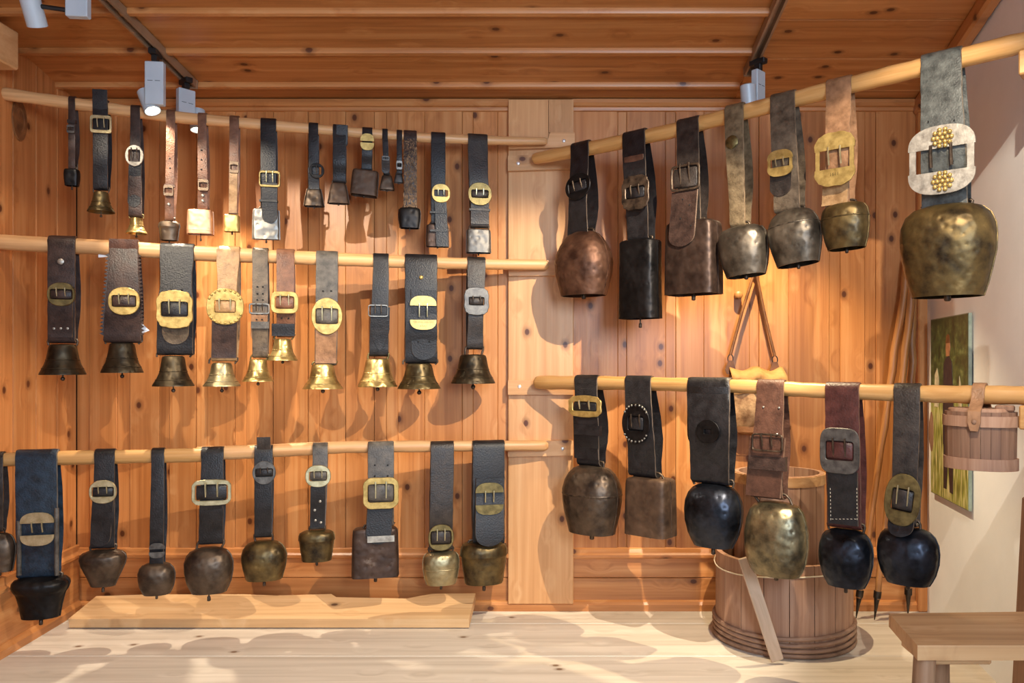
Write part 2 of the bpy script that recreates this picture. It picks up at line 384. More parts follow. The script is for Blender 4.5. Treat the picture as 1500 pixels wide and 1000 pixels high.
# ceiling
ce = empty('ceiling', (0, D, ZT)); ce.rotation_euler = (-math.atan(CS), 0, 0); struct(ce)
cc = math.cos(math.atan(CS)); LC = (D-Y0)/cc
MB().box((-.3, -LC/2+.1, .07), (5.2, LC+.4, .04)).build('backing', M['void'], ce)
XTR = .735
cj = [.04] + [-(D-yv)/cc for yv in (3.44, 3.16, 2.885, 2.60, 2.32, 2.04, 1.76, 1.48, 1.2, .92, .64, .36, .08, -.2, -.4)]
for a, b in zip(cj[:-1], cj[1:]):
    MB().box((0, 0, 0), (XTR+2.7, a-b-.003, .02), .003).build('plank', M['pine_c'], ce, ((XTR-2.7)/2, (a+b)/2, .012))
    mb = MB(); pr = [(-.014, .004), (-.014, -.016), (-.010, -.022), (.008, -.023), (.016, -.012), (.018, .004)]
    mb.rings([[(x, p, q) for p, q in pr] for x in (-2.65, XTR-.01)], cap0=True, cap1=True)
    mb.build('batten', M['pine_h'], ce, (0, b, .003), smooth=40)
cj2 = [.04] + [-(D-yv)/cc for yv in (3.5, 3.23, 2.95, 2.66, 2.38, 2.1, 1.8, 1.5, 1.2, .9, .6, .3, 0, -.4)]
for a, b in zip(cj2[:-1], cj2[1:]):
    MB().box((0, 0, 0), (1.9-XTR, a-b-.003, .02), .003).build('plank', M['pine_c'], ce, ((1.9+XTR)/2, (a+b)/2, .012))
# beam end jutting from the left wall
bv = W(-30, 66, 2.92)
be = MB().box((0, 0, 0), (.21, .12, .145), .006).build('trim_3', M['pine_pale_h'], None, bv); struct(be)

# ------------------------------------------------------------------ poles
class Pole:
    def __init__(s, key, plan, pts, thick):
        s.key = key
        (p0, Ya), (p1, Yb) = plan
        s.A = Vector(((p0-CX)/F*Ya, Ya)); s.B = Vector(((p1-CX)/F*Yb, Yb))
        s.u = (s.B-s.A).normalized(); s.n = Vector((s.u.y, -s.u.x))   # n towards the viewer
        s.pts = pts; s.thick = thick
    def ip(s, tab, px):
        if px <= tab[0][0]: (a, b), (c, d) = tab[0], tab[1]
        elif px >= tab[-1][0]: (a, b), (c, d) = tab[-2], tab[-1]
        else:
            for (a, b), (c, d) in zip(tab[:-1], tab[1:]):
                if a <= px <= c: break
        return b+(d-b)*(px-a)/(c-a)
    def at(s, px):
        q = (px-CX)/F
        t = (q*s.A.y-s.A.x)/(s.u.x-q*s.u.y)
        P = s.A+s.u*t
        return Vector((P.x, P.y, (CY-s.ip(s.pts, px))/F*P.y+H))
    def rad(s, px): return s.ip(s.thick, px)/2*s.at(px).y/F
POLES = {
 'L1': Pole('L1', ((8, 3.07), (800, 3.51)), [(4, 137), (94, 150), (189, 163), (270, 173), (378, 182), (520, 194), (627, 202), (733, 206), (803, 207)], [(4, 18), (378, 16), (733, 13), (803, 11)]),
 'L2': Pole('L2', ((-4, 3.02), (800, 3.51)), [(-4, 354), (40, 357), (144, 362), (287, 371), (453, 378), (583, 383), (659, 385.5), (760, 387.5), (803, 388)], [(-4, 23), (287, 22), (583, 18), (803, 15)]),
 'L3': Pole('L3', ((-4, 3.02), (800, 3.51)), [(-4, 673), (116, 670), (261, 667), (348, 665), (508, 657), (620, 656), (760, 655), (800, 655)], [(-4, 21), (348, 20), (508, 18), (800, 15)]),
 'R1': Pole('R1', ((780, 3.50), (1500, 2.28)), [(780, 233), (882, 214), (984, 192), (1040, 177), (1200, 136), (1300, 111), (1420, 82), (1500, 62)], [(780, 15), (830, 20), (984, 21), (1200, 24), (1500, 30)]),
 'R2': Pole('R2', ((785, 3.50), (1500, 2.32)), [(785, 560), (900, 561), (990, 563), (1095, 566), (1200, 572), (1375, 577), (1500, 579)], [(785, 20), (1095, 20), (1200, 22), (1500, 28)]),
}
def build_pole(p, a, b, label, mat, r0=.6, r1=.6, dz=0, dn=0, step=16, seed=1):
    q = random.Random(seed); n = int((b-a)/step)
    pts = []; rad = []
    for i in range(n+1):
        px = a+(b-a)*i/n; P = p.at(px); P.z += dz
        P += Vector((p.n.x, p.n.y, 0))*dn
        r = p.rad(px)*(1+q.uniform(-.05, .05))
        pts.append(P); rad.append(r)
    def endcap(P, d, r, k): return [(P+d*r*.35, r*.93), (P+d*r*.8, r*k)]
    d0 = (pts[0]-pts[1]).normalized(); d1 = (pts[-1]-pts[-2]).normalized()
    e0 = endcap(pts[0], d0, rad[0], r0); e1 = endcap(pts[-1], d1, rad[-1], r1)
    allp = [e0[1][0], e0[0][0]]+pts+[e1[0][0], e1[1][0]]; allr = [e0[1][1], e0[0][1]]+rad+[e1[0][1], e1[1][1]]
    # local frame with x along the pole so the grain follows it
    org = pts[0].copy(); ang = math.atan2(p.u.y, p.u.x)
    dirv = (pts[-1]-pts[0]); el = math.atan2(dirv.z, Vector((dirv.x, dirv.y)).length)
    R = Matrix.Rotation(ang, 3, 'Z') @ Matrix.Rotation(-el, 3, 'Y')
    Ri = R.inverted()
    o = MB().tube([Ri @ (v-org) for v in allp], allr, 16).build('wooden_pole', mat, None, org, R.to_euler(), smooth=50)
    tag(o, label, 'pole', 'bell poles')
    return o
build_pole(POLES['L1'], 10, 797, 'peeled wooden pole carrying the top row of small bells on the left', M['pole'], seed=2)
build_pole(POLES['L2'], 0, 797, 'peeled wooden pole carrying the middle row of bronze bells on the left', M['pole'], seed=3)
build_pole(POLES['L3'], 0, 300, 'short left pole of the lowest left row, under the blue-black strap', M['pole_dark'], seed=4)
build_pole(POLES['L3'], 292, 797, 'pale pole of the lowest left row reaching the pilaster board', M['pole'], seed=5, dz=.006, dn=-.012)
build_pole(POLES['R1'], 786, 1530, 'slanting smooth pole carrying the upper right row of large bells', M['pole_dark'], seed=6, r0=.45)
build_pole(POLES['R2'], 790, 1530, 'round pole carrying the lower right row of bells and the lidded vessel', M['pole_dark'], seed=8, r0=.5)

# ------------------------------------------------------------------ cowbells
PROF = {   # (t down the bell, relative half width)
 'cast': [(0, .30), (.005, .42), (.03, .50), (.10, .545), (.25, .58), (.45, .63), (.60, .69), (.75, .79), (.88, .91), (.97, .99), (1, 1)],
 'castwide': [(0, .34), (.005, .48), (.04, .57), (.12, .61), (.3, .65), (.5, .71), (.66, .78), (.75, .85), (.9, .95), (.98, 1), (1, 1)],
 'treichel': [(0, .30), (.01, .46), (.05, .64), (.12, .80), (.22, .92), (.36, 1), (.52, .995), (.70, .94), (.86, .86), (1, .79)],
 'dome': [(0, .26), (.01, .40), (.05, .56), (.12, .70), (.22, .84), (.36, .96), (.50, 1), (.68, .97), (.85, .88), (1, .80)],
 'big': [(0, .34), (.01, .50), (.05, .72), (.12, .88), (.24, .98), (.36, 1), (.52, .985), (.72, .90), (.88, .82), (1, .74)],
 'shoulder': [(0, .50), (.02, .66), (.07, .88), (.14, .98), (.22, 1), (.32, .95), (.40, .86), (.48, .82), (.7, .74), (1, .66)],
 'heart': [(0, .42), (.02, .58), (.07, .80), (.15, .96), (.25, 1), (.4, .95), (.58, .82), (.78, .66), (1, .50)],
 'ball': [(0, .36), (.02, .52), (.08, .74), (.18, .90), (.34, 1), (.55, .99), (.76, .91), (.9, .80), (1, .70)],
 'round': [(0, .40), (.02, .60), (.07, .82), (.16, .95), (.32, 1), (.55, .98), (.8, .90), (1, .78)],
 'cup': [(0, .55), (.02, .74), (.08, .92), (.18, .99), (.3, 1), (.32, 1.0), (.36, .95), (.6, .90), (1, .80)],
 'tallround': [(0, .40), (.015, .56), (.05, .72), (.12, .84), (.25, .94), (.42, 1), (.62, 1), (.8, .94), (.92, .84), (1, .72)],
 'ball2': [(0, .36), (.02, .54), (.07, .73), (.15, .87), (.28, .97), (.42, 1), (.6, .98), (.8, .88), (.92, .77), (1, .68)],
 'box': [(0, .72), (.012, .86), (.04, .93), (.12, .96), (.5, .985), (1, 1)],
 'boxin': [(0, .70), (.02, .86), (.07, .95), (.3, 1), (.6, .97), (1, .86)],
 'trap': [(0, .46), (.02, .58), (.07, .66), (.4, .80), (1, 1)],
 'tall': [(0, .78), (.01, .9), (.03, .96), (.5, .97), (1, 1)],
}
BOXY = {'box': 6., 'boxin': 4.5, 'trap': 4.5, 'tall': 4.2}
def sup(a, b, e, th):
    c, s = math.cos(th), math.sin(th)
    return a*math.copysign(abs(c)**(2/e), c), b*math.copysign(abs(s)**(2/e), s)
def cowbell(p, x, w, yb, c, bell, lab, xb=None, wb_=None, bk=(), tail=None, rv=(), holes=(), kp=(), mid=(), grp=None, ridge=None, cat='cowbell', clap=5, fringe=False, fur=False, th=None, staple=True, stitch=False, roll=0, text=None, flowers=(), concho=(), extra=None, bw=None):
    P = POLES[p]; O = P.at(x); R = P.rad(x)
    ux, uy = P.u; nx, ny = P.n
    root = empty('cowbell', O, math.atan2(uy, ux))
    tag(root, lab, cat, grp or {'L1': 'small bells of the top left row', 'L2': 'cast bells of the middle left row', 'L3': 'bells of the lowest left row', 'R1': 'large bells of the upper right row', 'R2': 'large bells of the lower right row'}[p])
    def lx(px, n):
        q = (px-CX)/F
        return (q*O.y+q*n*ny-O.x-n*nx)/(ux-q*uy)
    def lz(py, n, l=0): return (CY-py)/F*(O.y+l*uy+n*ny)+H-O.z
    def wd(wp, px=x):
        q = (px-CX)/F; return wp*O.y/F/(ux-q*uy)
    pt = lambda px, py, n: (lx(px, n), -n, lz(py, n, lx(px, n)))      # local coordinates, local y away from viewer
    q = (x-CX)/F; k = ux-q*uy; k2 = nx-q*ny
    th = th or (.004 if w < 18 else .0055)
    xb = x if xb is None else xb; wb_ = w if wb_ is None else wb_
    rg = random.Random(int(x*7+yb))
    le = leather(c) if isinstance(c, str) else c
    # ---- strap: one closed loop, front strand / fold / back strand / over the pole
    nb = .014 if p[0] == 'L' else .024; rr = R+th*.6; bulge = R*.4+.004 if p[0] == 'L' else R*.5+.012
    zb = lz(yb, nb)
    ctr = sorted([(P.ip(P.pts, x)+2, x, w)]+list(mid)+[(yb, xb, wb_)])
    loop = []                                          # (n, z, lx, halfwidth)
    NF = 16
    ya, ye = ctr[0][0], ctr[-1][0]
    ph = rg.uniform(0, 6)
    def cw(py):
        for (a, b1, c1), (d, e1, f1) in zip(ctr[:-1], ctr[1:]):
            if a <= py <= d+1e-6:
                t = (py-a)/(d-a); t = t*t*(3-2*t)
                return b1+(e1-b1)*t, c1+(f1-c1)*t
        return (ctr[0][1:] if py < ya else ctr[-1][1:])
    def nf(py):
        t = max(0, min(1, (py-ya)/(ye-ya)))
        e_ = max(0, min(1, (t-.62)/.38)); e_ = e_*e_*(3-2*e_)
        return (rr+bulge*math.sin(min(1, t/.9)*math.pi))*(1-e_)+nb*e_ + .003*math.sin(t*math.pi)*math.sin(ph+t*7)
    for i in range(NF+1):
        py = ya+(ye-ya)*i/NF; n_ = nf(py); cx_, ww = cw(py)
        l_ = lx(cx_, n_); loop.append((n_, lz(py, n_, l_), l_, wd(ww, cx_)/2))
    nB, zB, lB, hB = loop[-1]
    for i in range(1, 4):                              # fold at the bottom
        a = math.pi*i/4; loop.append((nb*math.cos(a), zB-nb*.6*math.sin(a), lB, hB))
    h0 = wd(w)/2
    for i in range(0, 9):                              # back strand
        t = i/8; l_ = lB*(1-t)
        e_ = min(1, t/.35); e_ = e_*e_*(3-2*e_)
        loop.append((-(nb+(rr-nb)*e_+bulge*math.sin(t*math.pi)*e_), zB*(1-t), l_, hB+(h0-hB)*t))
    for i in range(1, 8):                              # over the pole
        a = math.pi-math.pi*i/8; loop.append((rr*math.cos(a), rr*math.sin(a), loop[0][2]*i/8, h0))
    m = len(loop); rings = []
    for i in range(m):
        n0, z0, l0, hh = loop[i]
        na, za = loop[(i-1) % m][:2]; nc, zc_ = loop[(i+1) % m][:2]
        t = Vector((nc-na, zc_-za)); t = t.normalized() if t.length > 1e-9 else Vector((0, -1))
        o_ = Vector((-t.y, t.x))                        # outward
        hh *= 1+rg.uniform(-.018, .018)
        sec = []
        for (du, dn) in ((-hh, -.3*th), (-hh*.97, .35*th), (-hh*.80, .5*th), (0, .42*th), (hh*.80, .5*th), (hh*.97, .35*th), (hh, -.3*th), (0, -.5*th)):
            sec.append((l0+du, -(n0+o_.x*dn), z0+o_.y*dn))
        rings.append(sec)
    so = MB().rings(rings, close=True).build('strap', le, root, smooth=50)
    so.data.materials.append(leather_edge(c))
    for i_, pl in enumerate(so.data.polygons):
        if i_ % 8 in (0, 5): pl.material_index = 1
    # ---- bell
    pf, xc, yt, ybm, bwid, rho, mt = bell
    e = BOXY.get(pf, 2.35 if not pf.startswith('cast') else 2.0)
    mfac = (abs(k)+rho*abs(k2))*.97 if e > 4 else math.sqrt(k*k+rho*rho*k2*k2)
    a = bwid/2*O.y/F/mfac; b = a*rho
    bl = lx(xc, 0); ztp = lz(yt, 0, bl)
    zbt = lz(ybm, b if ybm > CY else -b*.4, bl); hgt = ztp-zbt
    prof_ = PROF[pf]; NS = 36
    def sect(t, r, off=0):
        ee = e if t > .04 or e > 4 else 2
        bb = b*(1 if pf.startswith('cast') or e > 4 else (.55+.45*min(1, r)))
        return [(lambda s_: (s_[0], s_[1], -t*hgt))(sup(max(a*r-off, .001), max(bb*r-off, .001), ee, 2*math.pi*j/NS)) for j in range(NS)]
    # refine the profile
    fine = []
    for (t0, r0), (t1, r1) in zip(prof_[:-1], prof_[1:]):
        for s_ in (0, .5): fine.append((t0+(t1-t0)*s_, r0+(r1-r0)*s_))
    fine.append(prof_[-1])
    tk = max(.0022, a*.035)
    rs = [sect(t, r) for t, r in fine]
    rs += [sect(t, r, tk) for t, r in reversed(fine[3:])]
    bo_ = MB().rings(rs, cap0=True, cap1=True).build('bell_body', metal(mt, True), root, (bl, 0, ztp), (0, roll, 0), smooth=40)
    if not pf.startswith('cast') and bwid > 30:
        for sg in (1, -1):
            sr = []
            for t, r in fine[4:]:
                x_ = sg*a*r
                sr.append([(x_-sg*.003, -.0035, -t*hgt), (x_+sg*.0025, -.0022, -t*hgt), (x_+sg*.0025, .0022, -t*hgt), (x_-sg*.003, .0035, -t*hgt)])
            MB().rings(sr, cap0=True, cap1=True).build('seam', metal(mt), bo_, smooth=50)
    # bands
    bands = ridge if ridge is not None else ([.52, .80] if pf.startswith('cast') else ())
    for t in bands:
        for (t0, r0), (t1, r1) in zip(prof_[:-1], prof_[1:]):
            if t0 <= t <= t1: r_ = r0+(r1-r0)*(t-t0)/(t1-t0); break
        rb = []
        for dt, dr in ((-.018, -.0004), (-.008, .0016), (.008, .0016), (.018, -.0004)):
            rb.append([(v[0], v[1], v[2]) for v in sect(t+dt, r_, -dr)])
        MB().rings(rb).build('band', metal(mt), bo_, smooth=60)
    # clapper
    cl = max(hgt*.02, lz(ybm, 0, bl)-lz(ybm+clap, 0, bl)+(lz(ybm, b if ybm > CY else 0, bl)-lz(ybm, 0, bl))*-1)
    cz = lz(ybm+clap, 0, bl)-ztp
    rc = max(.004, a*.085)
    cm = MB().tube([(0, 0, -hgt*.4), (0, 0, cz+rc)], rc*.45, 8)
    if pf.startswith('cast'): cm.ball((0, 0, cz+rc*.9), rc*1.25, 10, 6)
    else: cm.tube([(0, 0, cz+rc*2.6), (0, 0, cz+rc*2.2), (0, 0, cz+rc*.3), (0, 0, cz)], [rc*.5, rc*.85, rc*.9, rc*.6], 8)
    cm.build('clapper', metal('iron'), root, (bl, 0, ztp), (0, roll, 0), smooth=50)
    # staple: iron loop through the strap fold
    if staple:
        sw = min(a*.85, hB*1.08); top = zB+.004-ztp
        top = max(top, .008)
        r_ = max(.0022, min(.005, a*.05))
        off = lB-bl
        mb = MB().tube([(-sw*.92, 0, -hgt*.04), (-sw+off*.6, 0, top*.5), (-sw*.96+off, 0, top*.9), (-sw*.8+off, 0, top), (sw*.8+off, 0, top), (sw*.96+off, 0, top*.9), (sw+off*.6, 0, top*.5), (sw*.92, 0, -hgt*.04)], r_, 8)
        mb.build('staple', metal('iron' if mt not in ('brass', 'gold') else 'brassdull'), root, (bl, 0, ztp), smooth=50)
    # ---- tail of the strap lying in front
    def nfront(py): return nf(py)+th
    tailinfo = None
    if tail:
        tx0, ty0, tx1, ty1, tw, shape, tc_ = tail
        nend = nfront(ye)
        if ty1 > yt+4: nend = max(nend, b*.98+.006)
        sec = []; NT = 14
        def tn(py):
            t = max(0, min(1, (py-ty0)/(ty1-ty0)))
            return nfront(ty0)+(nend-nfront(ty0))*t*t*(3-2*t)+.001
        for i in range(NT+1):
            t = i/NT; t = 1-(1-t)**1.6
            py = ty0+(ty1-ty0)*t; n_ = tn(py); cxx = tx0+(tx1-tx0)*t
            hh = wd(tw, cxx)/2
            if shape == 'round':
                dd = (ty1-py)/(tw*.5)
                if dd < 1: hh *= math.sqrt(max(.02, 1-(1-dd)**2.6))
            elif shape == 'point':
                dd = (ty1-py)/(tw*1.0)
                if dd < 1: hh *= max(.06, dd**.65)
            l_ = lx(cxx, n_); z_ = lz(py, n_, l_)
            sec.append([(l_+du, -(n_+dn), z_) for du, dn in ((-hh, -.3*th), (-hh*.96, .4*th), (0, .5*th), (hh*.96, .4*th), (hh, -.3*th), (0, -.5*th))])
        to_ = MB().rings(sec, cap0=True, cap1=True).build('strap_tail', leather(tc_), root, smooth=50)
        to_.data.materials.append(leather_edge(tc_))
        for i_, pl in enumerate(to_.data.polygons):
            if len(pl.vertices) == 4 and i_ % 6 in (0, 3): pl.material_index = 1
        tailinfo = (ty0, ty1, tn, tw)
    def surf(py):
        n_ = nfront(py)
        if tailinfo and tailinfo[0] <= py <= tailinfo[1]: n_ = max(n_, tailinfo[2](py)+th*.6)
        return n_
    # ---- buckles
    for bkd in bk:
        st, bx, by, bw_, bh_, bm_ = bkd[:6]
        opt = bkd[6] if len(bkd) > 6 else {}
        n_ = max(surf(by), surf(by-bh_*.45)-.002, surf(by+bh_*.45)-.002)+.003
        l_ = lx(bx, n_); z_ = lz(by, n_, l_); hw = wd(bw_, bx)/2; hh = bh_/2*O.y/F
        bt = .004+.0 if bw_ < 35 else .006
        mb = MB(); NB = 48
        rotb = opt.get('rot', 0)
        wi, hi = opt.get('win', (.72, .42))
        if st == 'plates':
            g = opt.get('gap', .36)                    # half gap relative to half height
            for sg in (1, -1):
                poly = []
                for i in range(17):
                    an = math.pi*i/16
                    yy = math.sin(an)
                    xx = math.cos(an)
                    sc_ = 1+opt.get('scal', 0)*abs(math.sin(an*opt.get('ns', 5)))
                    poly.append((hw*math.copysign(abs(xx)**.75, xx)*sc_, sg*hh*(g+.06+(1-g-.06)*yy**.9*sc_)))
                poly = [(hw, sg*hh*g)]+poly+[(-hw, sg*hh*g)]
                if sg < 0: poly = poly[::-1]
                if sg < 0 and not opt.get('bars'):
                    MB().prism(poly, -bt, 0).build('buckle', metal(bm_), root, (l_, -n_, z_), (0, rotb, 0), smooth=30)
                else: mb.prism(poly, -bt, 0)
            if opt.get('bars'):
                for sg in (1, -1): mb.box((sg*hw*.86, -bt*.5, 0), (hw*.2, bt*.8, hh*(2*g+.1)))
        else:
            eo = {'oval': 2.3, 'round': 2.0, 'frame': 7., 'wavy': 3.4, 'softrect': 4.}[st]
            sc_a = opt.get('scal', .0); ns = opt.get('ns', 12)
            outer = []; inner = []
            for j in range(NB):
                an = 2*math.pi*j/NB
                o_ = sup(hw, hh, eo, an); f_ = 1+sc_a*abs(math.sin(an*ns/2))
                outer.append((o_[0]*f_, o_[1]*f_))
                inner.append(sup(hw*wi, hh*hi, 9., an))
            ch = min(bt*.35, hw*.06)
            rsx = []
            for (ring, dy, grow) in ((outer, 0, 0), (outer, -bt*.6, 0), (outer, -bt, -ch), (inner, -bt, ch), (inner, -bt*.6, 0), (inner, 0, 0)):
                rr_ = []
                for (u_, v_) in ring:
                    L_ = math.hypot(u_, v_) or 1
                    rr_.append((u_*(1+grow/L_), dy, v_*(1+grow/L_)))
                rsx.append(rr_)
            mb.rings(rsx, close=True)
        bo = mb.build('buckle', metal(bm_), root, (l_, -n_, z_), (0, rotb, 0), smooth=30)
        npg = opt.get('prong', 2 if bw_ > 22 else 1)
        for i in range(npg):
            xx = 0 if npg == 1 else (-.3+.6*i)*hw
            hb_ = hh*(hi if st != 'plates' else opt.get('gap', .36))
            MB().tube([(xx, -.001, -hb_*.55), (xx, -bt-.003, hb_*.6), (xx, -bt-.003, hb_*1.3)], max(.0012, hw*.05), 6).build('prong', metal('brasspale' if 'brass' in bm_ else 'iron'), bo, smooth=50)
        if opt.get('studs'):
            for j in range(opt['studs']):
                an = 2*math.pi*(j+.5)/opt['studs']; o_ = sup(hw*.9, hh*.9, 2.4, an)
                if abs(o_[1]) < hh*hi*1.1: continue
                MB().ball((o_[0], -bt, o_[1]), max(.0025, hw*.075), 8, 5).build('stud', metal(opt.get('studm', bm_)), bo, smooth=60)
        if opt.get('loop', st != 'plates' and bw_ > 28):   # leather roll seen in the window
            lw_ = hw*wi*.94; sr = []
            for xx in (-lw_, -lw_*.96, lw_*.96, lw_):
                f_ = .8 if abs(xx) == lw_ else 1
                sr.append([(xx, .001-math.sin(t)*.006*f_, math.cos(t)*hh*hi*.9*f_) for t in [math.pi*j/8 for j in range(9)]])
            MB().rings(sr, cap0=True, cap1=True).build('leather_roll', le, bo, smooth=60)
        for t_ in opt.get('text', ()):
            cu = bpy.data.curves.new('engraving', 'FONT'); cu.body = t_[0]; cu.size = t_[3]*O.y/F; cu.align_x = 'CENTER'; cu.align_y = 'CENTER'; cu.extrude = .0002
            to = bpy.data.objects.new('engraving', cu); C.objects.link(to)
            me_ = bpy.data.meshes.new_from_object(to); bpy.data.objects.remove(to); to = bpy.data.objects.new('engraving', me_); C.objects.link(to); me_.materials.clear(); me_.materials.append(metal('brassdull'))
            to.location = (t_[1]*hw, -bt-.0003, t_[2]*hh); to.rotation_euler = (math.pi/2, 0, 0); to.parent = bo
        for fx, fz in opt.get('flowers', ()):
            fm = MB(); r_ = hw*.075
            for ring, cnt in ((0, 1), (2.0*r_, 6), (3.6*r_, 10)):
                for j in range(cnt):
                    an = 2*math.pi*j/cnt
                    fm.ball((fx*hw+ring*math.cos(an), -bt-r_*.4, fz*hh+ring*math.sin(an)), r_, 8, 5)
            fm.build('rosette', metal('brass'), bo, smooth=60)
    # ---- rivets, holes, keepers
    def stud(nm, px, py, rp, mat, flat=.45):
        n_ = surf(py); r_ = rp*O.y/F; l_ = lx(px, n_)
        MB().ball((0, 0, 0), r_, 8, 5, (1, flat, 1)).build(nm, mat, root, (l_, -n_-.0006, lz(py, n_, l_)), smooth=60)
    for (px, py, rp, m_) in rv: stud('rivet', px, py, rp, metal(m_))
    for (px, py) in holes: stud('punched_hole', px, py, 1.3, M['hole'], .25)
    for (px, py, rp, m_) in concho: stud('concho', px, py, rp, metal(m_), .25)
    for (py, hp, extra_w, kc) in kp:
        cxx, ww = cw(py); n_ = surf(py); l_ = lx(cxx, n_); hh = wd(ww+extra_w, cxx)/2; z_ = lz(py, n_, l_); h2 = hp/2*O.y/F
        nn = nf(py)
        sec = []
        fr, bkk = n_+.004, nn-th*1.6
        path = [(-hh, fr), (hh, fr), (hh, bkk), (-hh, bkk)]
        outer = [(u_*1.0, v_) for u_, v_ in path]
        t_ = .003
        inn = [(-hh+t_, fr-t_), (hh-t_, fr-t_), (hh-t_, bkk+t_), (-hh+t_, bkk+t_)]
        rsx = [[(u_, -v_, zz) for u_, v_ in ring] for ring, zz in ((outer, h2), (outer, -h2), (inn, -h2), (inn, h2))]
        MB().rings(rsx, close=True).build('keeper', leather(kc) if kc in LE else metal(kc), root, (l_, 0, z_))
    if fringe:
        for sg in (-1, 1):
            fm = MB(); nn_ = 22
            for i in range(nn_):
                py = ya+8+(ye-ya-12)*i/nn_; n_ = nf(py); cxx, ww = cw(py); hw = wd(ww, cxx)/2
                l_ = lx(cxx, n_); z_ = lz(py, n_, l_); s_ = wd(5.5); hz = (ye-ya)/nn_/2*O.y/F
                x0_, x1_ = l_+sg*hw*.98, l_+sg*(hw+s_)
                fm.add([(x0_, -n_-.001, z_+hz), (x0_, -n_-.001, z_-hz), (x1_, -n_-.003, z_), (x0_, -n_+.003, z_+hz), (x0_, -n_+.003, z_-hz), (x1_, -n_+.001, z_)],
                       [(0, 1, 2), (3, 5, 4), (0, 2, 5, 3), (1, 4, 5, 2), (0, 3, 4, 1)])
            fm.build('fringe', leather('brownblack'), root)
    if stitch:
        fm = MB()
        y0_, y1_ = stitch
        for sg in (-1, 1):
            for i in range(9):
                py = y0_+(y1_-y0_)*i/8.; n_ = surf(py)+.0006; cxx, ww = cw(py); l_ = lx(cxx, n_)+sg*wd(ww)*.38
                fm.box((l_, -n_, lz(py, n_, l_)), (.0016, .0014, .006))
        for i in range(7):
            cxx, ww = cw(y1_); n_ = surf(y1_)+.0006; l_ = lx(cxx, n_)+wd(ww)*.38*(-1+2*(i+.5)/7)
            fm.box((l_, -n_, lz(y1_, n_, l_)), (.006, .0014, .0016))
        fm.build('stitching', M['stitch'], root)
    if fur:
        fm = MB(); g = random.Random(5)
        for i in range(700):
            t = g.random(); py = ya+(ye-ya)*t; n_ = nf(py)+th*.4; cxx, ww = cw(py); u_ = (g.random()*2-1)*wd(ww)/2
            l_ = lx(cxx, n_)+u_; z_ = lz(py, n_, l_)
            L_ = g.uniform(.008, .016); dx = g.uniform(-.005, .005)
            fm.add([(l_-.002, -n_, z_), (l_+.002, -n_, z_), (l_+dx, -n_-g.uniform(.002, .006), z_-L_)], [(0, 1, 2)])
        o = fm.build('fur', M['fur'], root); o['kind'] = 'stuff'
    return root, pt, surf, le
M['fur'] = mottled('brown_fur', (48, 32, 22), (170, 136, 100), 0, .6, 55, 0)
R90 = math.pi/2
S = cowbell
# --- top left row
S('L1', 105, 10, 245, 'brownblack', ('boxin', 105.5, 248, 273, 27, .7, 'ironblack'), 'tiny black square bell on thin brown strap, leftmost of the top row', bk=[('frame', 104, 189, 12, 12, 'pewter')], kp=[(178, 5, 2, 'brownblack')])
S('L1', 147, 22, 274, 'black', ('cast', 148, 281, 312, 42, 1, 'bronze'), 'small bronze cast bell on black strap with large pale rectangular buckle near the pole', bk=[('frame', 148, 182, 32, 26, 'brasspale', {'win': (.78, .62), 'loop': False})], tail=(146, 131, 147, 190, 22, 'flat', 'black'), clap=6)
S('L1', 198, 14, 314, 'brownblack', ('cast', 200, 319, 343, 33, 1, 'gold'), 'small bright brass bell under a dark strap with a round silver buckle', xb=198, wb_=20, bk=[('round', 197, 228, 27, 31, 'silver', {'win': (.62, .55)})], tail=(198, 240, 196, 303, 19, 'round', 'black'))
S('L1', 250, 13, 320, 'chestnut', ('cup', 248, 324, 353, 31, .75, 'iron'), 'small grey-brown pot-shaped bell on slim chestnut strap with one white rivet', xb=248, bk=[('frame', 247, 279, 15, 16, 'iron')], rv=[(247, 299, 2.4, 'silver')], kp=[(272, 4, 2, 'brown')], holes=[(249, 232), (249, 246)])
S('L1', 296, 13, 305, 'chestnut', ('box', 294, 308, 344, 42, .6, 'copper'), 'small copper-pink square bell on slim chestnut strap with two white rivets', xb=297, wb_=15, bk=[('frame', 298, 271, 16, 17, 'iron')], rv=[(297, 286, 2.4, 'silver'), (297, 294, 2.4, 'silver')], clap=9, ridge=[.86], holes=[(295, 220), (295, 234), (295, 248)])
S('L1', 343, 14, 313, 'chestnut', ('box', 340, 315, 340, 25, .7, 'brass'), 'tiny brass box bell on chestnut strap whose lower half is pale tan', xb=341, wb_=12, bk=[('frame', 343, 245, 14, 17, 'iron')], tail=(342, 252, 341, 312, 12, 'flat', 'straw'), clap=4)
S('L1', 393, 23, 303, 'black', ('box', 390, 306, 351, 40, .3, 'steel'), 'flat grey steel bell behind the rounded tail of a broad black strap', bk=[('frame', 395, 262, 31, 24, 'brassdull', {'win': (.86, .7), 'loop': False})], tail=(395, 268, 395, 326, 23, 'round', 'black'), clap=5, kp=[(294, 3, 3, 'black')])
S('L1', 459, 14, 274, 'black', ('trap', 460, 275, 303, 31, .6, 'iron'), 'small shiny dark wedge-shaped bell on black strap with a round dark buckle', bk=[('round', 464, 250, 22, 22, 'ironblack', {'win': (.6, .5)})], tail=(459, 246, 460, 277, 16, 'flat', 'black'), clap=3)
S('L1', 497, 19, 264, 'black', ('trap', 496, 268, 299, 32, .5, 'rustbox'), 'small rusty brown wedge-shaped bell on a knotted black strap without buckle', tail=(501, 183, 501, 216, 17, 'round', 'black'), clap=2)
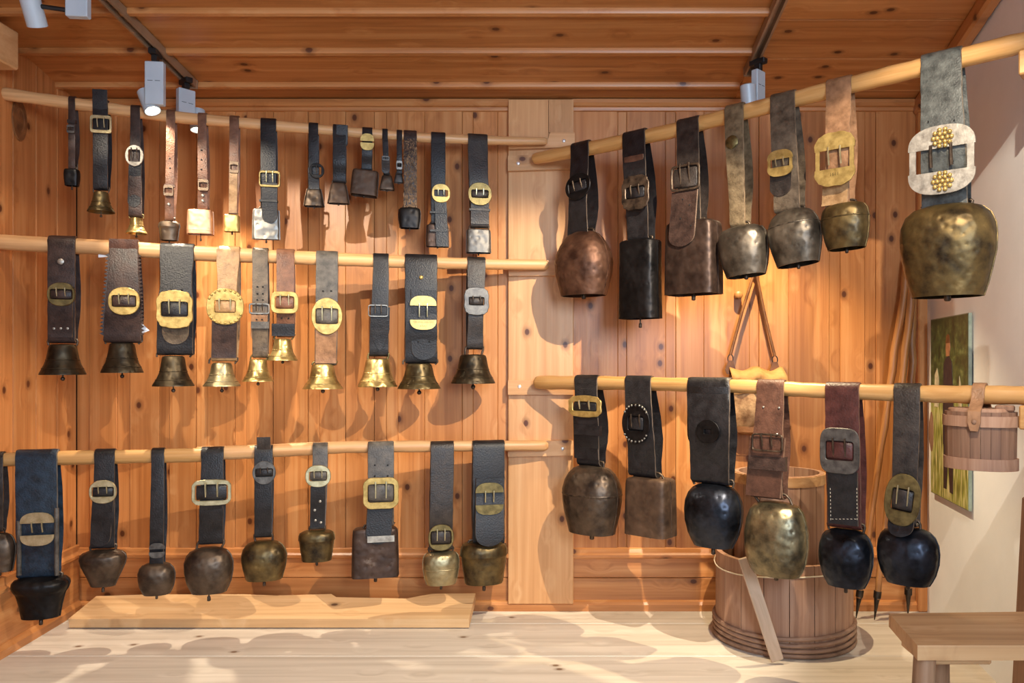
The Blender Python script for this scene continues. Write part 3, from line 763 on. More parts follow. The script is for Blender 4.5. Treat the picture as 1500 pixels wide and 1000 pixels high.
S('L1', 538, 15, 247, 'black', ('box', 536, 250, 288, 39, .6, 'rustbox'), 'brown box bell hanging crooked on a short strap with a brass half-moon buckle', xb=537, bk=[('plates', 538, 208, 20, 24, 'brass', {'gap': .1, 'prong': 0})], clap=2, roll=.08)
S('L1', 564, 8, 253, 'black', ('trap', 567, 257, 279, 22, .6, 'iron'), 'tiny dark bell on a narrow black strap just left of the smallest bell', xb=566, tail=(565, 229, 565, 254, 12, 'round', 'dark'), clap=2, bk=[('frame', 565, 232, 11, 7, 'pewter')])
S('L1', 585, 8, 253, 'black', ('trap', 584, 255, 268, 14, .7, 'pewter'), 'smallest bell of all, on a thin black strap beside the fur strap', bk=[('frame', 585, 242, 9, 13, 'steel')], clap=2)
S('L1', 601, 19, 302, 'brownblack', ('boxin', 600, 305, 335, 31, .6, 'ironblack'), 'small black square bell hanging from a shaggy brown fur strap', fur=True, clap=3)
S('L1', 642, 21, 326, 'black', ('box', 641, 329, 362, 32, .45, 'brownbox'), 'dark box bell half hidden by its long black strap tail, under oval brass buckle', bk=[('oval', 646, 283, 27, 27, 'brass', {'win': (.72, .35)})], tail=(645, 290, 648, 361, 18, 'flat', 'black'), kp=[(311, 3, 3, 'black'), (338, 3, 3, 'black')], clap=2)
S('L1', 700, 29, 330, 'dark', ('box', 701, 336, 371, 36, .55, 'pewter'), 'grey iron bucket-shaped bell last in the top row, on broad strap with oval brass buckle', xb=703, wb_=27, bk=[('oval', 703, 284, 34, 33, 'brassdull', {'win': (.72, .35)})], tail=(703, 292, 703, 328, 27, 'flat', 'dark'), kp=[(307, 3, 3, 'dark')], clap=3)
# --- middle left row
S('L2', 90, 41, 498, 'brownblack', ('castwide', 92, 504, 549, 71, 1, 'bronzedark'), 'dark bronze bell first in the middle row, strap with white oval badge and three rivets', bk=[('oval', 90, 431, 41, 34, 'brassdull', {'win': (.78, .42)})], rv=[(79, 481, 2, 'silver'), (89, 481, 2, 'silver'), (99, 481, 2, 'silver')], concho=[(89, 383, 4.5, 'silver')], tail=(90, 440, 90, 494, 33, 'flat', 'brownblack'), clap=8, th=.008)
_r = S('L2', 181, 42, 498, 'brownblack', ('castwide', 179, 502, 546, 64, 1, 'bronzedark'), 'dark bronze bell under a strap with jagged leather fringe and big oval brass buckle', wb_=55, xb=179, bk=[('oval', 182, 441, 46, 40, 'brass', {'win': (.76, .42)})], fringe=True, tail=(181, 350, 181, 384, 43, 'flat', 'brown'), clap=7)
for q_ in ([(205, 471), (219, 484), (208, 488)], [(144, 372), (160, 371), (160, 376), (144, 377)]):
    vs_ = [_r[1](a, b, .004) for a, b in q_]
    MB().add(vs_+[(v[0], v[1]+.001, v[2]) for v in vs_], [tuple(range(len(q_))), tuple(range(2*len(q_)-1, len(q_)-1, -1))]+[(i, i+len(q_), (i+1) % len(q_)+len(q_), (i+1) % len(q_)) for i in range(len(q_))]).build('paper_tag', M['paper'], _r[0])
S('L2', 259, 50, 516, 'black', ('cast', 254, 521, 566, 63, 1, 'bronzedark'), 'almost black cast bell on wide black strap with scalloped brass buckle', xb=256, wb_=54, mid=[(408, 258, 46), (450, 257, 52)], bk=[('wavy', 256, 453, 51, 52, 'brass', {'win': (.76, .42), 'scal': .06, 'ns': 10})], tail=(257, 462, 257, 504, 39, 'round', 'greybrown'), clap=8, holes=[(251, 424), (266, 424), (251, 462), (266, 462)])
S('L2', 334, 34, 525, 'straw', ('cast', 325, 531, 566, 56, 1, 'silvergold'), 'pale decorated bell under a tan strap with studded round brass buckle', xb=328, wb_=38, mid=[(420, 333, 28), (480, 330, 36)], bk=[('oval', 330, 449, 54, 52, 'brass', {'win': (.56, .34), 'studs': 22})], tail=(329, 466, 328, 524, 37, 'flat', 'brownblack'), clap=8)
S('L2', 381, 23, 520, 'greybrown', ('cast', 378, 526, 559, 47, 1, 'gold'), 'shiny gold bell on narrow strap punched with double rows of holes', bk=[('frame', 380, 452, 30, 16, 'steel', {'win': (.86, .7), 'loop': False})], tail=(380, 458, 379, 500, 24, 'round', 'tan'), kp=[(476, 10, 3, 'grey')], holes=[(377, 420), (385, 420), (377, 430), (385, 430), (377, 439), (385, 439), (376, 460), (384, 460), (376, 468), (384, 468)], clap=5)
S('L2', 418, 26, 490, 'chestnut', ('cast', 414, 496, 528, 46, 1, 'gold'), 'short golden bell on chestnut strap with wide brass frame buckle and dark fluffy end', bk=[('softrect', 417, 443, 40, 32, 'brass', {'win': (.68, .55)})], tail=(415, 474, 415, 492, 34, 'flat', 'black'), holes=[(413, 448), (423, 448), (413, 466), (423, 466)], clap=4)
S('L2', 479, 32, 531, 'grey', ('cast', 473, 533, 570, 60, 1, 'gold'), 'bright gold bell on long grey strap with very large round brass buckle', xb=477, bk=[('round', 479, 463, 45, 53, 'brass', {'win': (.72, .42)})], tail=(478, 480, 477, 532, 31, 'flat', 'tan'), holes=[(473, 426), (485, 426), (473, 470), (485, 470)], clap=5)
S('L2', 558, 23, 518, 'black', ('castwide', 553, 525, 567, 58, 1, 'gold'), 'gold bell on plain black strap with pointed tail and thin steel buckle', xb=555, wb_=28, bk=[('frame', 554, 455, 29, 18, 'steel', {'win': (.9, .78), 'loop': False})], tail=(557, 450, 556, 513, 28, 'point', 'black'), clap=5)
S('L2', 617, 47, 528, 'black', ('castwide', 614, 532, 570, 63, 1, 'bronze'), 'bronze bell under the widest padded black strap with two half-moon brass plates', xb=617, bk=[('plates', 620, 458, 38, 49, 'brass', {'gap': .42, 'text': [('MEINRAD STEINER', 0, -.56, 3.6), ('ILGAU', 0, -.78, 3.4)]})], tail=(621, 424, 621, 527, 38, 'round', 'black'), holes=[(613, 500), (629, 500)], rv=[(617, 406, 3, 'brass')], clap=7, th=.009)
S('L2', 698, 27, 508, 'dark', ('castwide', 693, 519, 562, 65, 1, 'bronzedark'), 'dark bronze bell last in the middle row, on wrinkled strap with crested pewter buckle', xb=696, wb_=24, mid=[(455, 697, 22)], bk=[('wavy', 698, 441, 35, 39, 'pewter', {'win': (.62, .3), 'scal': .05, 'ns': 14})], kp=[], clap=7)
# --- lowest left row
S('L3', -2, 13, 776, 'dark', ('treichel', 0, 780, 840, 48, .7, 'iron'), 'dark iron bell cut by the left edge of the picture', clap=3)
_r = S('L3', 53, 62, 842, 'blueblack', ('shoulder', 60, 843, 912, 88, .75, 'ironblack'), 'large black shouldered bell on very wide blue-black strap with pale half-moon plates', bk=[('plates', 55, 774.5, 49, 48, 'brasspale', {'gap': .36})], clap=3, th=.009, xb=55, extra='rails')
for x0_, y0_ in ((28, 763), (83, 744)):
    n0, n1 = _r[2](y0_), _r[2](842)
    MB().tube([_r[1](x0_, y0_+(842-y0_)*i/6, _r[2](y0_+(842-y0_)*i/6)-.001) for i in range(7)], .0085, 8).build('edge_strip', leather('grey'), _r[0], smooth=60)
S('L3', 153, 30, 800, 'black', ('heart', 151, 804, 864, 70, .7, 'iron'), 'dark heart-shaped iron bell on black strap with silver oval buckle', bk=[('oval', 151, 720, 40, 34, 'brasspale', {'win': (.78, .4)})], tail=(152, 732, 146, 800, 30, 'round', 'black'), xb=150, clap=3, wb_=36)
S('L3', 231, 19, 830, 'black', ('ball', 229.5, 823, 875, 55, .75, 'iron'), 'round brown iron bell on plain narrow black strap with grey buckle low down', xb=229, wb_=21, bk=[('plates', 230, 806, 23, 22, 'pewter', {'gap': .2, 'prong': 0})], clap=2, staple=False)
S('L3', 311, 33, 794, 'black', ('ball', 306, 801, 874, 72, .75, 'iron'), 'big round dented grey-brown bell under wide rectangular brass buckle', xb=309, wb_=36, bk=[('softrect', 310, 721, 57, 37, 'brasspale', {'win': (.82, .62), 'scal': .02, 'ns': 10})], tail=(310, 734, 310, 771, 32, 'round', 'black'), clap=6)
S('L3', 386, 27, 784, 'black', ('treichel', 387, 791, 854, 66, .75, 'goldiron'), 'golden-brown bulging bell on black strap with turned-up loop above the pole', bk=[('round', 387, 692, 34, 34, 'pewter', {'win': (.74, .35)})], tail=(386, 640, 387, 668, 20, 'flat', 'dark'), xb=385, wb_=25, clap=4)
S('L3', 469, 22, 772, 'grey', ('cup', 464, 776, 825, 52, .75, 'goldiron'), 'small tan and gold cup-shaped bell on strap with silver oval buckle and rivets', xb=465, bk=[('oval', 466, 697, 37, 32, 'brasspale', {'win': (.68, .42)})], tail=(466, 712, 465, 772, 22, 'flat', 'black'), rv=[(469, 734, 2, 'silver'), (461, 747, 2, 'silver'), (462, 762, 2, 'silver'), (470, 765, 2, 'silver')], clap=3)
S('L3', 558, 38, 768, 'grey', ('box', 550, 772, 847, 66, .4, 'brownbox'), 'flat brown rectangular bell on grey strap with square brass frame buckle', bk=[('softrect', 558, 722, 51, 45, 'brass', {'win': (.74, .58), 'scal': .03, 'ns': 8})], tail=(557, 742, 554, 797, 38, 'round', 'black'), holes=[(549, 681), (568, 681), (549, 697), (568, 697), (549, 728), (568, 728)], kp=[(789, 9, 1, 'silver')], clap=5)
S('L3', 648, 34, 803, 'dark', ('round', 646, 806, 860, 53, .75, 'silvergold'), 'pale bulging bell with raised ring, on long creased strap with buckle right above it', xb=646, bk=[('oval', 646, 787, 37, 38, 'brassdull', {'win': (.8, .52)})], ridge=[.52], clap=3)
S('L3', 716, 47, 798, 'black', ('cup', 709, 792, 860, 68, .8, 'goldiron'), 'bronze-brown bell last in the lowest left row, on broad padded black strap', xb=716, bk=[('plates', 717, 730, 40, 46, 'brassdull', {'gap': .38})], tail=(718, 700, 717, 800, 42, 'round', 'black'), th=.009, clap=5)
# --- upper right row
S('R1', 849, 26, 352, 'black', ('dome', 855, 339, 434, 82, .75, 'rust'), 'rust-brown domed bell first in the upper right row, beside the pilaster', xb=846, wb_=30, bk=[('round', 847, 273, 36, 38, 'ironblack', {'win': (.7, .4), 'rot': -.15})], clap=4, mid=[(300, 846, 26)])
S('R1', 928, 33, 348, 'black', ('tall', 938, 352, 467, 71, .6, 'ironblack'), 'tall narrow black box bell on strap with chunky dark buckle', xb=934, wb_=31, bk=[('wavy', 931, 282, 38, 48, 'iron', {'win': (.7, .35), 'scal': .05, 'ns': 12})], tail=(928, 228, 931, 266, 28, 'round', 'brown'), clap=13)
S('R1', 1007, 32, 330, 'dark', ('box', 1016, 325, 432, 91, .55, 'brownbox'), 'widest brown box bell, strap tail hanging over its front, upper right row', xb=1010, bk=[('frame', 1004, 260, 42, 38, 'iron', {'win': (.86, .82)})], tail=(1003, 280, 997, 361, 38, 'round', 'brownblack'), clap=8, holes=[(1000, 292), (1010, 300), (997, 320), (1012, 330)])
S('R1', 1075, 27, 326, 'wool', ('round', 1087, 331, 406, 72, .75, 'greyiron'), 'grey round-bottomed bell on wrinkled beige woolly strap without a buckle', xb=1080, wb_=22, roll=-.09, clap=4, concho=[(1072, 208, 10, 'brassdull')], th=.009)
S('R1', 1146, 36, 304, 'greybrown', ('treichel', 1160, 307, 390, 77, .75, 'greyiron'), 'grey-brown bell with a raised line, on worn strap with oval brass buckle', xb=1152, wb_=38, bk=[('plates', 1143, 239, 36, 38, 'brass', {'gap': .3, 'bars': 1})], tail=(1144, 250, 1143, 287, 32, 'round', 'dark'), ridge=[.30], clap=5, roll=-.12)
S('R1', 1228, 37, 298, 'tan', ('round', 1237, 297, 366, 70, .75, 'goldiron'), 'bronze-brown bell under the scalloped yellow brass buckle with engraved year', xb=1226, bk=[('plates', 1223, 233, 57, 76, 'brass', {'gap': .36, 'scal': .05, 'ns': 6, 'bars': 1, 'text': [('1611', 0, -.58, 7)]})], tail=(1224, 268, 1222, 300, 38, 'flat', 'straw'), ridge=[.34], clap=5, roll=-.05, mid=[(240, 1226, 34)])
S('R1', 1378, 60, 312, 'greygreen', ('big', 1388, 300, 436, 142, .75, 'goldiron'), 'biggest bell, golden-brown, with silver buckle plates bearing brass rosettes', xb=1383, wb_=68, bk=[('plates', 1379, 234, 96, 98, 'silver', {'gap': .34, 'bars': 1, 'flowers': [(.05, .62), (.05, -.64)]})], holes=[(1364, 238), (1396, 236), (1366, 252), (1396, 250), (1360, 178), (1398, 176)], clap=5, th=.007)
# --- lower right row
S('R2', 858, 33, 677, 'black', ('treichel', 867, 681, 785, 84, .75, 'iron'), 'dark brown bulging bell first in the lower right row, on strap with wavy brass buckle', bk=[('wavy', 857, 595, 46, 30, 'brass', {'win': (.74, .45), 'scal': .05, 'ns': 10})], tail=(857, 596, 859, 672, 36, 'flat', 'black'), kp=[(630, 14, 3, 'black')], xb=861, clap=5, ridge=[.42])
S('R2', 934, 38, 693, 'black', ('box', 953, 699, 786, 81, .62, 'rustbox'), 'square rusty brown box bell below a round studded black buckle', xb=940, wb_=40, bk=[('round', 932, 620, 40, 58, 'ironblack', {'win': (.55, .36), 'studs': 26, 'studm': 'steel'})], clap=2, ridge=())
S('R2', 1037, 62, 703, 'black', ('ball2', 1045, 708, 805, 84, .75, 'ironblue'), 'blue-black bell under a very wide black strap with rounded flap', xb=1039, wb_=56, tail=(1037, 566, 1037, 663, 62, 'round', 'black'), bk=[('round', 1037, 632, 34, 34, 'ironblack', {'win': (.3, .2), 'prong': 0, 'loop': False})], clap=7)
S('R2', 1128, 40, 724, 'brown', ('tallround', 1137, 735, 848, 92, .72, 'patina'), 'tall mottled golden-grey bell on brown strap with flared end, in front of the tub', xb=1122, wb_=48, bk=[('frame', 1124, 648, 45, 26, 'iron', {'win': (.9, .8), 'loop': False})], tail=(1124, 640, 1117, 727, 52, 'flat', 'brown'), kp=[(678, 20, 8, 'brownblack')], rv=[(1115, 638, 2, 'silver'), (1138, 636, 2, 'silver'), (1118, 596, 1.6, 'silver'), (1141, 597, 1.6, 'silver')], clap=2, mid=[(660, 1124, 44)])
S('R2', 1233, 50, 768, 'redbrown', ('ball2', 1239, 774, 864, 80, .75, 'ironblue'), 'blue-black bell on maroon strap with large grey frame buckle and stitched lower end', bk=[('softrect', 1230, 660, 57, 66, 'pewter', {'win': (.7, .42)})], tail=(1234, 690, 1235, 768, 44, 'flat', 'black'), xb=1236, clap=4, stitch=(716, 760))
S('R2', 1328, 39, 764, 'dark', ('ball2', 1330, 772, 861, 92, .75, 'ironblue'), 'blue-black bell nearest the white wall, under an upright oval brass plate buckle', xb=1324, wb_=36, bk=[('oval', 1322, 732, 52, 76, 'brassdull', {'win': (.6, .42), 'rot': .12})], tail=(1322, 745, 1317, 786, 38, 'round', 'black'), clap=2)

# ------------------------------------------------------------------ lidded vessel on the lower right pole
P = POLES['R2']; O = P.at(1436); ang = math.atan2(P.u.y, P.u.x)
ves = empty('wooden_vessel', O, ang); tag(ves, 'small oval lidded wooden vessel hanging by a tan strap from the lower right pole', 'vessel')
s = O.y/F
VB_A = .72
_q = (1436-CX)/F; VA = 54*s/math.hypot(P.u.x-_q*P.u.y, VB_A*(P.n.x-_q*P.n.y)); VB = VA*VB_A
ztop, zbot = -(602-P.ip(P.pts, 1436))*s, -(686-P.ip(P.pts, 1436))*s
NSV = 22
for j in range(NSV):
    a0, a1 = 2*math.pi*(j+.02)/NSV, 2*math.pi*(j+.98)/NSV
    mb = MB(); rs = []
    for z, f in ((ztop, 1.0), (zbot, .97)):
        rs.append([(VA*f*math.cos(a0), VB*f*math.sin(a0), z), (VA*f*math.cos(a1), VB*f*math.sin(a1), z), (VA*(f-.08)*math.cos(a1), VB*(f-.08)*math.sin(a1), z), (VA*(f-.08)*math.cos(a0), VB*(f-.08)*math.sin(a0), z)])
    mb.rings(rs, cap0=True, cap1=True).build('stave', M['stave_dark'], ves)
def oval_ring(a, b, z0, z1, t, n=40):
    rs = []
    for (da, z) in ((0, z0), (t, z0), (t, z1), (0, z1)):
        rs.append([((a+da)*math.cos(2*math.pi*j/n), (b+da)*math.sin(2*math.pi*j/n), z) for j in range(n)])
    return MB().rings(rs, close=True)
oval_ring(VA*.995, VB*.995, ztop-.012-.032, ztop-.012, .006).build('hoop', M['stave'], ves, smooth=40)
oval_ring(VA*.97, VB*.97, zbot+.001, zbot+.036, .006).build('hoop', M['stave'], ves, smooth=40)
n = 36
MB().rings([[(VA*f*math.cos(2*math.pi*j/n), VB*f*math.sin(2*math.pi*j/n), z) for j in range(n)] for f, z in ((.9, ztop-.01), (.9, ztop+.006), (.86, ztop+.010))], cap0=True, cap1=True).build('lid', M['stave'], ves, smooth=40)
MB().box((.07, -.02, ztop+.012), (.05, .03, .018), .004).build('lid_knob', M['stave_dark'], ves)
mb = MB().rings([[(VA*.93*math.cos(2*math.pi*j/n), VB*.93*math.sin(2*math.pi*j/n), z) for j in range(n)] for z in (zbot+.004, zbot+.014)], cap0=True, cap1=True).build('base', M['stave_dark'], ves)
rp = P.rad(1436)+.003; hw = .0175
path = [(VB+.010, ztop-.055), (VB+.011, ztop-.03), (VB+.009, ztop), (rp+.012, ztop*.45), (rp, -.004)]
full = [(nn, z) for nn, z in path] + [(rp*math.cos(t), rp*math.sin(t)) for t in [math.pi*i/8 for i in range(1, 8)]] + [(-nn, z) for nn, z in reversed(path)]
sec = []
for i, (nn, z) in enumerate(full):
    a_ = full[max(i-1, 0)]; b_ = full[min(i+1, len(full)-1)]; t = Vector((b_[0]-a_[0], b_[1]-a_[1])).normalized(); o_ = Vector((t.y, -t.x)) if True else 0
    hh = hw*(.6 if i in (0, len(full)-1) else 1)
    sec.append([(-hh, -nn, z), (hh, -nn, z), (hh, -(nn+o_.x*.006), z+o_.y*.006), (-hh, -(nn+o_.x*.006), z+o_.y*.006)])
MB().rings(sec, cap0=True, cap1=True).build('handle_strap', leather('tan'), ves, smooth=40)
MB().ball((0, -(VB+.016), ztop-.028), .008, 10, 6, (1, .6, 1)).build('peg', M['stave_dark'], ves, smooth=60)

# ------------------------------------------------------------------ tub, churn, lath
def coopered(name, cx, cy, r0, r1, h, nst, th, mat, z0=0.):
    t = empty(name, (cx, cy, z0))
    for j in range(nst):
        a0, a1 = 2*math.pi*(j+.015)/nst, 2*math.pi*(j+.985)/nst
        rs = []
        for z, r in ((0, r0), (h, r1)):
            rs.append([(r*math.cos(a0+(a1-a0)*i/3), r*math.sin(a0+(a1-a0)*i/3), z) for i in range(4)] + [((r-th)*math.cos(a1+(a0-a1)*i/3), (r-th)*math.sin(a1+(a0-a1)*i/3), z) for i in range(4)])
        MB().rings(rs, cap0=True, cap1=True).build('stave', mat, t, smooth=30)
    MB().rings([[((r0-th*.8)*math.cos(2*math.pi*j/32), (r0-th*.8)*math.sin(2*math.pi*j/32), z) for j in range(32)] for z in (.015, .035)], cap0=True, cap1=True).build('bottom_board', mat, t)
    return t
TX, TY, TR = (1147-CX)/F*3.27, 3.27, .277
tubh = H-(805-CY)/F*3.27
tub = coopered('wooden_tub', TX, TY, TR, TR*.995, tubh, 18, .02, M['stave'])
tag(tub, 'low round wooden tub bound with thin hoops at its foot', 'tub')
for i, z in enumerate((.012, .034, .056, .078)):
    n = 56; pts = [((TR+.004)*math.cos(2*math.pi*j/n), (TR+.004)*math.sin(2*math.pi*j/n), z+.004*math.sin(2*math.pi*j/n*2+i)) for j in range(n)]
    rs = []
    for j in range(n):
        a = 2*math.pi*j/n
        rs.append([((TR+.005+.009*math.cos(q))*math.cos(a), (TR+.005+.009*math.cos(q))*math.sin(a), pts[j][2]+.009*math.sin(q)) for q in [2*math.pi*k_/8 for k_ in range(8)]])
    MB().rings(rs, close=True).build('hoop', M['hoop'], tub, smooth=60)
CHR = .184
chh = H-(690-CY)/F*3.3
churn = coopered('wooden_churn', TX-.01, TY+.03, CHR, CHR*.99, chh-.04, 14, .018, M['stave'], .04)
tag(churn, 'taller narrow wooden churn standing inside the low tub', 'churn')
n = 48; rs = []
for dr, z in ((0, -.04), (.006, -.04), (.006, 0), (0, 0)):
    rs.append([((CHR*.99+dr)*math.cos(2*math.pi*j/n), (CHR*.99+dr)*math.sin(2*math.pi*j/n), chh-.042+z) for j in range(n)])
MB().rings(rs, close=True).build('rim_hoop', M['pole'], churn, smooth=40)
# cord round the tub
n = 40; rs = []
for j in range(n):
    a = 2*math.pi*j/n; z = tubh-.035+.02*math.sin(a*1+.6)-.012*math.cos(2*a)
    rs.append([((TR+.004+.0028*math.cos(q))*math.cos(a), (TR+.004+.0028*math.cos(q))*math.sin(a), z+.0028*math.sin(q)) for q in [2*math.pi*k_/6 for k_ in range(6)]])
tag(MB().rings(rs, close=True).build('cord', M['stitch'], None, (TX, TY, 0), smooth=60), 'thin white cord tied loosely round the wooden tub', 'cord')
# lath leaning on the tub
a_ = W(1090, 816, TY-TR-.035); b_ = Vector(((1139-CX)/F*2.95, 2.95, .012))
dv = b_-a_; ln = dv.length
zz = -dv.normalized(); xx = (Vector((1, 0, 0))-zz*zz.x).normalized(); yy = zz.cross(xx)
rotm = Matrix((xx, yy, zz)).transposed()
lo = MB().box((0, 0, 0), (.048, .012, ln), .003).build('wooden_lath', M['lath'], None, (a_+b_)/2); lo.rotation_euler = rotm.to_euler()
tag(lo, 'pale flat wooden lath leaning against the front of the tub', 'lath')

# ------------------------------------------------------------------ sticks in the corner
for i, (bx, by, tx, ty, Yb, Yt, lab) in enumerate((
    (1254, 906, 1331, 380, 3.47, 3.54, 'iron-tipped walking stick leaning into the corner, foot nearest the tub'),
    (1281, 906, 1343, 372, 3.45, 3.52, 'dark iron-tipped walking stick leaning in the corner, right of the other'),
    (1330, 900, 1338, 400, 3.50, 3.53, 'near upright rough stick in the corner beside the white wall'))):
    a_ = Vector(((bx-CX)/F*Yb, Yb, .004)); b_ = W(tx, ty, Yt); d = b_-a_; ln = d.length
    st = empty('walking_stick', a_); st.rotation_mode = 'QUATERNION'; st.rotation_quaternion = d.to_track_quat('Z', 'Y')
    g = random.Random(i+40); nn = 18
    MB().tube([(g.uniform(-.004, .004), g.uniform(-.004, .004), .09+(ln-.09)*k_/nn) for k_ in range(nn+1)], [(.013+.006*k_/nn)*(1+g.uniform(-.1, .1)) for k_ in range(nn+1)], 10).build('shaft', M['stick'], st, smooth=60)
    MB().tube([(0, 0, 0), (0, 0, .05), (0, 0, .10)], [.002, .007, .0135], 8).build('iron_tip', M['iron'], st, smooth=60)
    MB().tube([(0, 0, .095), (0, 0, .125)], .0165, 10).build('ferrule', M['iron'], st, smooth=40)
    tag(st, lab, 'stick', 'walking sticks in the corner')

# ------------------------------------------------------------------ bag hanging on the wall
bg = empty('shoulder_bag', (XB(1102), D-.03, ZB(632))); tag(bg, 'tan canvas and hide bag hanging on the wall by two thin leather straps', 'bag')
bx = lambda px, py: ((px-1102)/320., ZB(py)-ZB(632))
prs = [(0, .02, .105), (.02, .055, .128), (.09, .07, .138), (.17, .062, .135), (.235, .05, .128), (.262, .028, .118), (.272, .01, .1)]
NB_ = 40
rs = []
g = random.Random(11)
for (z, dp, hw) in prs:
    rs.append([(lambda u_: (u_[0], -dp-.005+u_[1]*(1+.08*math.sin(9*u_[0]*10+z*30)), z+.006*math.sin(u_[0]*40+z*9)))(sup(hw, dp, 3, 2*math.pi*j/NB_)) for j in range(NB_)])
MB().rings(rs, cap0=True, cap1=True).build('pouch', M['hide'], bg, smooth=60)
fl_ = []
for t in [i/10 for i in range(11)]:
    z = .29-.10*t; dp = .115*math.sin(min(1, t*2.5)*R90)+.03
    fl_.append([(hx*(.118+.012*t), -dp*(.75+.1*math.cos(hx*2))-.012-.006*math.sin(hx*9+t*8), z+.010*math.cos(hx*6)*(1-t)-.018*abs(hx)*(t)) for hx in [-1+2*j/16 for j in range(17)]])
mb = MB(); vs = [v for r in fl_ for v in r]; nn = 17
mb.add(vs, [(i*nn+j, i*nn+j+1, (i+1)*nn+j+1, (i+1)*nn+j) for i in range(10) for j in range(nn-1)])
flo = mb.build('flap', M['canvas'], bg, smooth=60); md = flo.modifiers.new('thick', 'SOLIDIFY'); md.thickness = .006
oval = MB().rings([[(lambda u_: (u_[0], -.068+u_[1], .012+dz))(sup(.136+dr, .075+dr, 3, 2*math.pi*j/NB_)) for j in range(NB_)] for dz, dr in ((0, .002), (0, .006), (.024, .008), (.024, .002))], close=True)
oval.build('base_band', M['bagleather'], bg, smooth=50)
apex = bx(1103, 395)
for sx, sy, nm in ((1066, 520, 0), (1130, 522, 0)):
    e_ = bx(sx, sy)
    MB().tube([(apex[0], -.02, apex[1]), ((apex[0]+e_[0])/2-.004, -.024, (apex[1]+e_[1])/2), (e_[0], -.03, e_[1])], .007, 8).build('shoulder_strap', M['bagleather'], bg, smooth=60)
    rr_ = []
    for j in range(20):
        a = 2*math.pi*j/20
        rr_.append([((.012+.0025*math.cos(q))*math.cos(a), .0025*math.sin(q), (.018+.0025*math.cos(q))*math.sin(a)) for q in [2*math.pi*k_/6 for k_ in range(6)]])
    MB().rings(rr_, close=True).build('ring', M['iron'], bg, (e_[0], -.032, e_[1]-.016), smooth=60)
    MB().prism([(-.01, .02), (.01, .02), (.026, -.03), (.01, -.045), (-.018, -.04), (-.026, -.02)], -.006, 0).build('strap_patch', M['bagleather'], bg, (e_[0], -.034, e_[1]-.045))
pg = MB().tube([(0, 0, 0), (0, -.035, .004), (0, -.045, .012)], [.011, .012, .013], 10).build('wall_peg', M['stick'], None, (XB(1103), D+.002, ZB(393)), smooth=50)
tag(pg, 'wooden peg in the wall holding up the shoulder bag straps', 'peg')
MB().tube([(0, 0, 0), (0, -.03, 0), (0, -.034, 0)], [.017, .018, .012], 12)
p2 = MB().tube([(0, 0, 0), (0, -.04, 0), (0, -.045, 0)], [.016, .018, .012], 12).build('wall_peg', M['stick'], None, (XB(1080), D+.002, ZB(433)), smooth=50)
tag(p2, 'round wooden peg in the wall just left of the bag straps', 'peg')

# ------------------------------------------------------------------ photograph panel on the right wall
def onright(px, py, off=0):
    q = (px-CX)/F; Y = (XRb+SR*D)/(q+SR); Y = (XRb+SR*D-off)/(q+SR)
    return W(px, py, Y)
TLp, BRp = onright(1365, 468, .014), onright(1420.5, 745, .014)
pw = (Vector((BRp.x, BRp.y))-Vector((TLp.x, TLp.y))).length; ph_ = TLp.z-onright(1365, 718).z
pic = empty('photo_panel', (TLp.x, TLp.y, TLp.z-ph_), math.atan(SR)); tag(pic, 'tall photo panel of a dark-clad figure in a meadow, on the white wall', 'picture')
# local: -y towards camera along the wall, -x into the room
M['photo'] = None
m, nt, b = newmat('photo_print'); N = nt.nodes; L = nt.links
tc = N.new('ShaderNodeTexCoord'); sp = N.new('ShaderNodeSeparateXYZ'); L.new(tc.outputs['Object'], sp.inputs[0])
no = N.new('ShaderNodeTexNoise'); no.inputs['Scale'].default_value = 22; no.inputs['Detail'].default_value = 8; no.inputs['Roughness'].default_value = .7; L.new(tc.outputs['Object'], no.inputs['Vector'])
r1 = ramp(nt, [(.35, lin((34, 44, 24))), (.55, lin((72, 88, 48))), (.72, lin((128, 140, 90)))]); L.new(no.outputs[0], r1.inputs[0])
mpg = N.new('ShaderNodeMapping'); mpg.inputs['Scale'].default_value = (1, 60, 7); L.new(tc.outputs['Object'], mpg.inputs[0])
n2 = N.new('ShaderNodeTexNoise'); n2.inputs['Scale'].default_value = 1.4; n2.inputs['Detail'].default_value = 5; L.new(mpg.outputs[0], n2.inputs['Vector'])
r2 = ramp(nt, [(.32, lin((70, 70, 34))), (.5, lin((150, 156, 72))), (.68, lin((226, 216, 170)))]); L.new(n2.outputs[0], r2.inputs[0])
ms = N.new('ShaderNodeMath'); ms.operation = 'MULTIPLY_ADD'; ms.inputs[1].default_value = .22; L.new(no.outputs[0], ms.inputs[0]); L.new(sp.outputs['Z'], ms.inputs[2])
st_ = N.new('ShaderNodeMapRange'); st_.inputs['From Min'].default_value = ph_*.64; st_.inputs['From Max'].default_value = ph_*.74; L.new(ms.outputs[0], st_.inputs['Value'])
mx = N.new('ShaderNodeMixRGB'); L.new(st_.outputs[0], mx.inputs[0]); L.new(r2.outputs[0], mx.inputs[1]); L.new(r1.outputs[0], mx.inputs[2]); L.new(mx.outputs[0], b.inputs['Base Color']); b.inputs['Roughness'].default_value = .35
M['photo'] = m
MB().box((.002, -pw/2, ph_/2), (.012, pw, ph_)).build('panel', M['panel_edge'], pic)
MB().box((-.0048, -pw/2, ph_/2), (.001, pw*.985, ph_*.99)).build('print', M['photo'], pic)
M['fig'] = mottled('printed_dark_coat', (34, 26, 36), (52, 42, 50), 0, .4, 30, 0); M['skin'] = mottled('printed_skin', (150, 100, 70), (190, 140, 104), 0, .4, 30, 0); M['pale'] = mottled('printed_pale_stump', (150, 140, 110), (216, 206, 178), 0, .4, 30, 0)
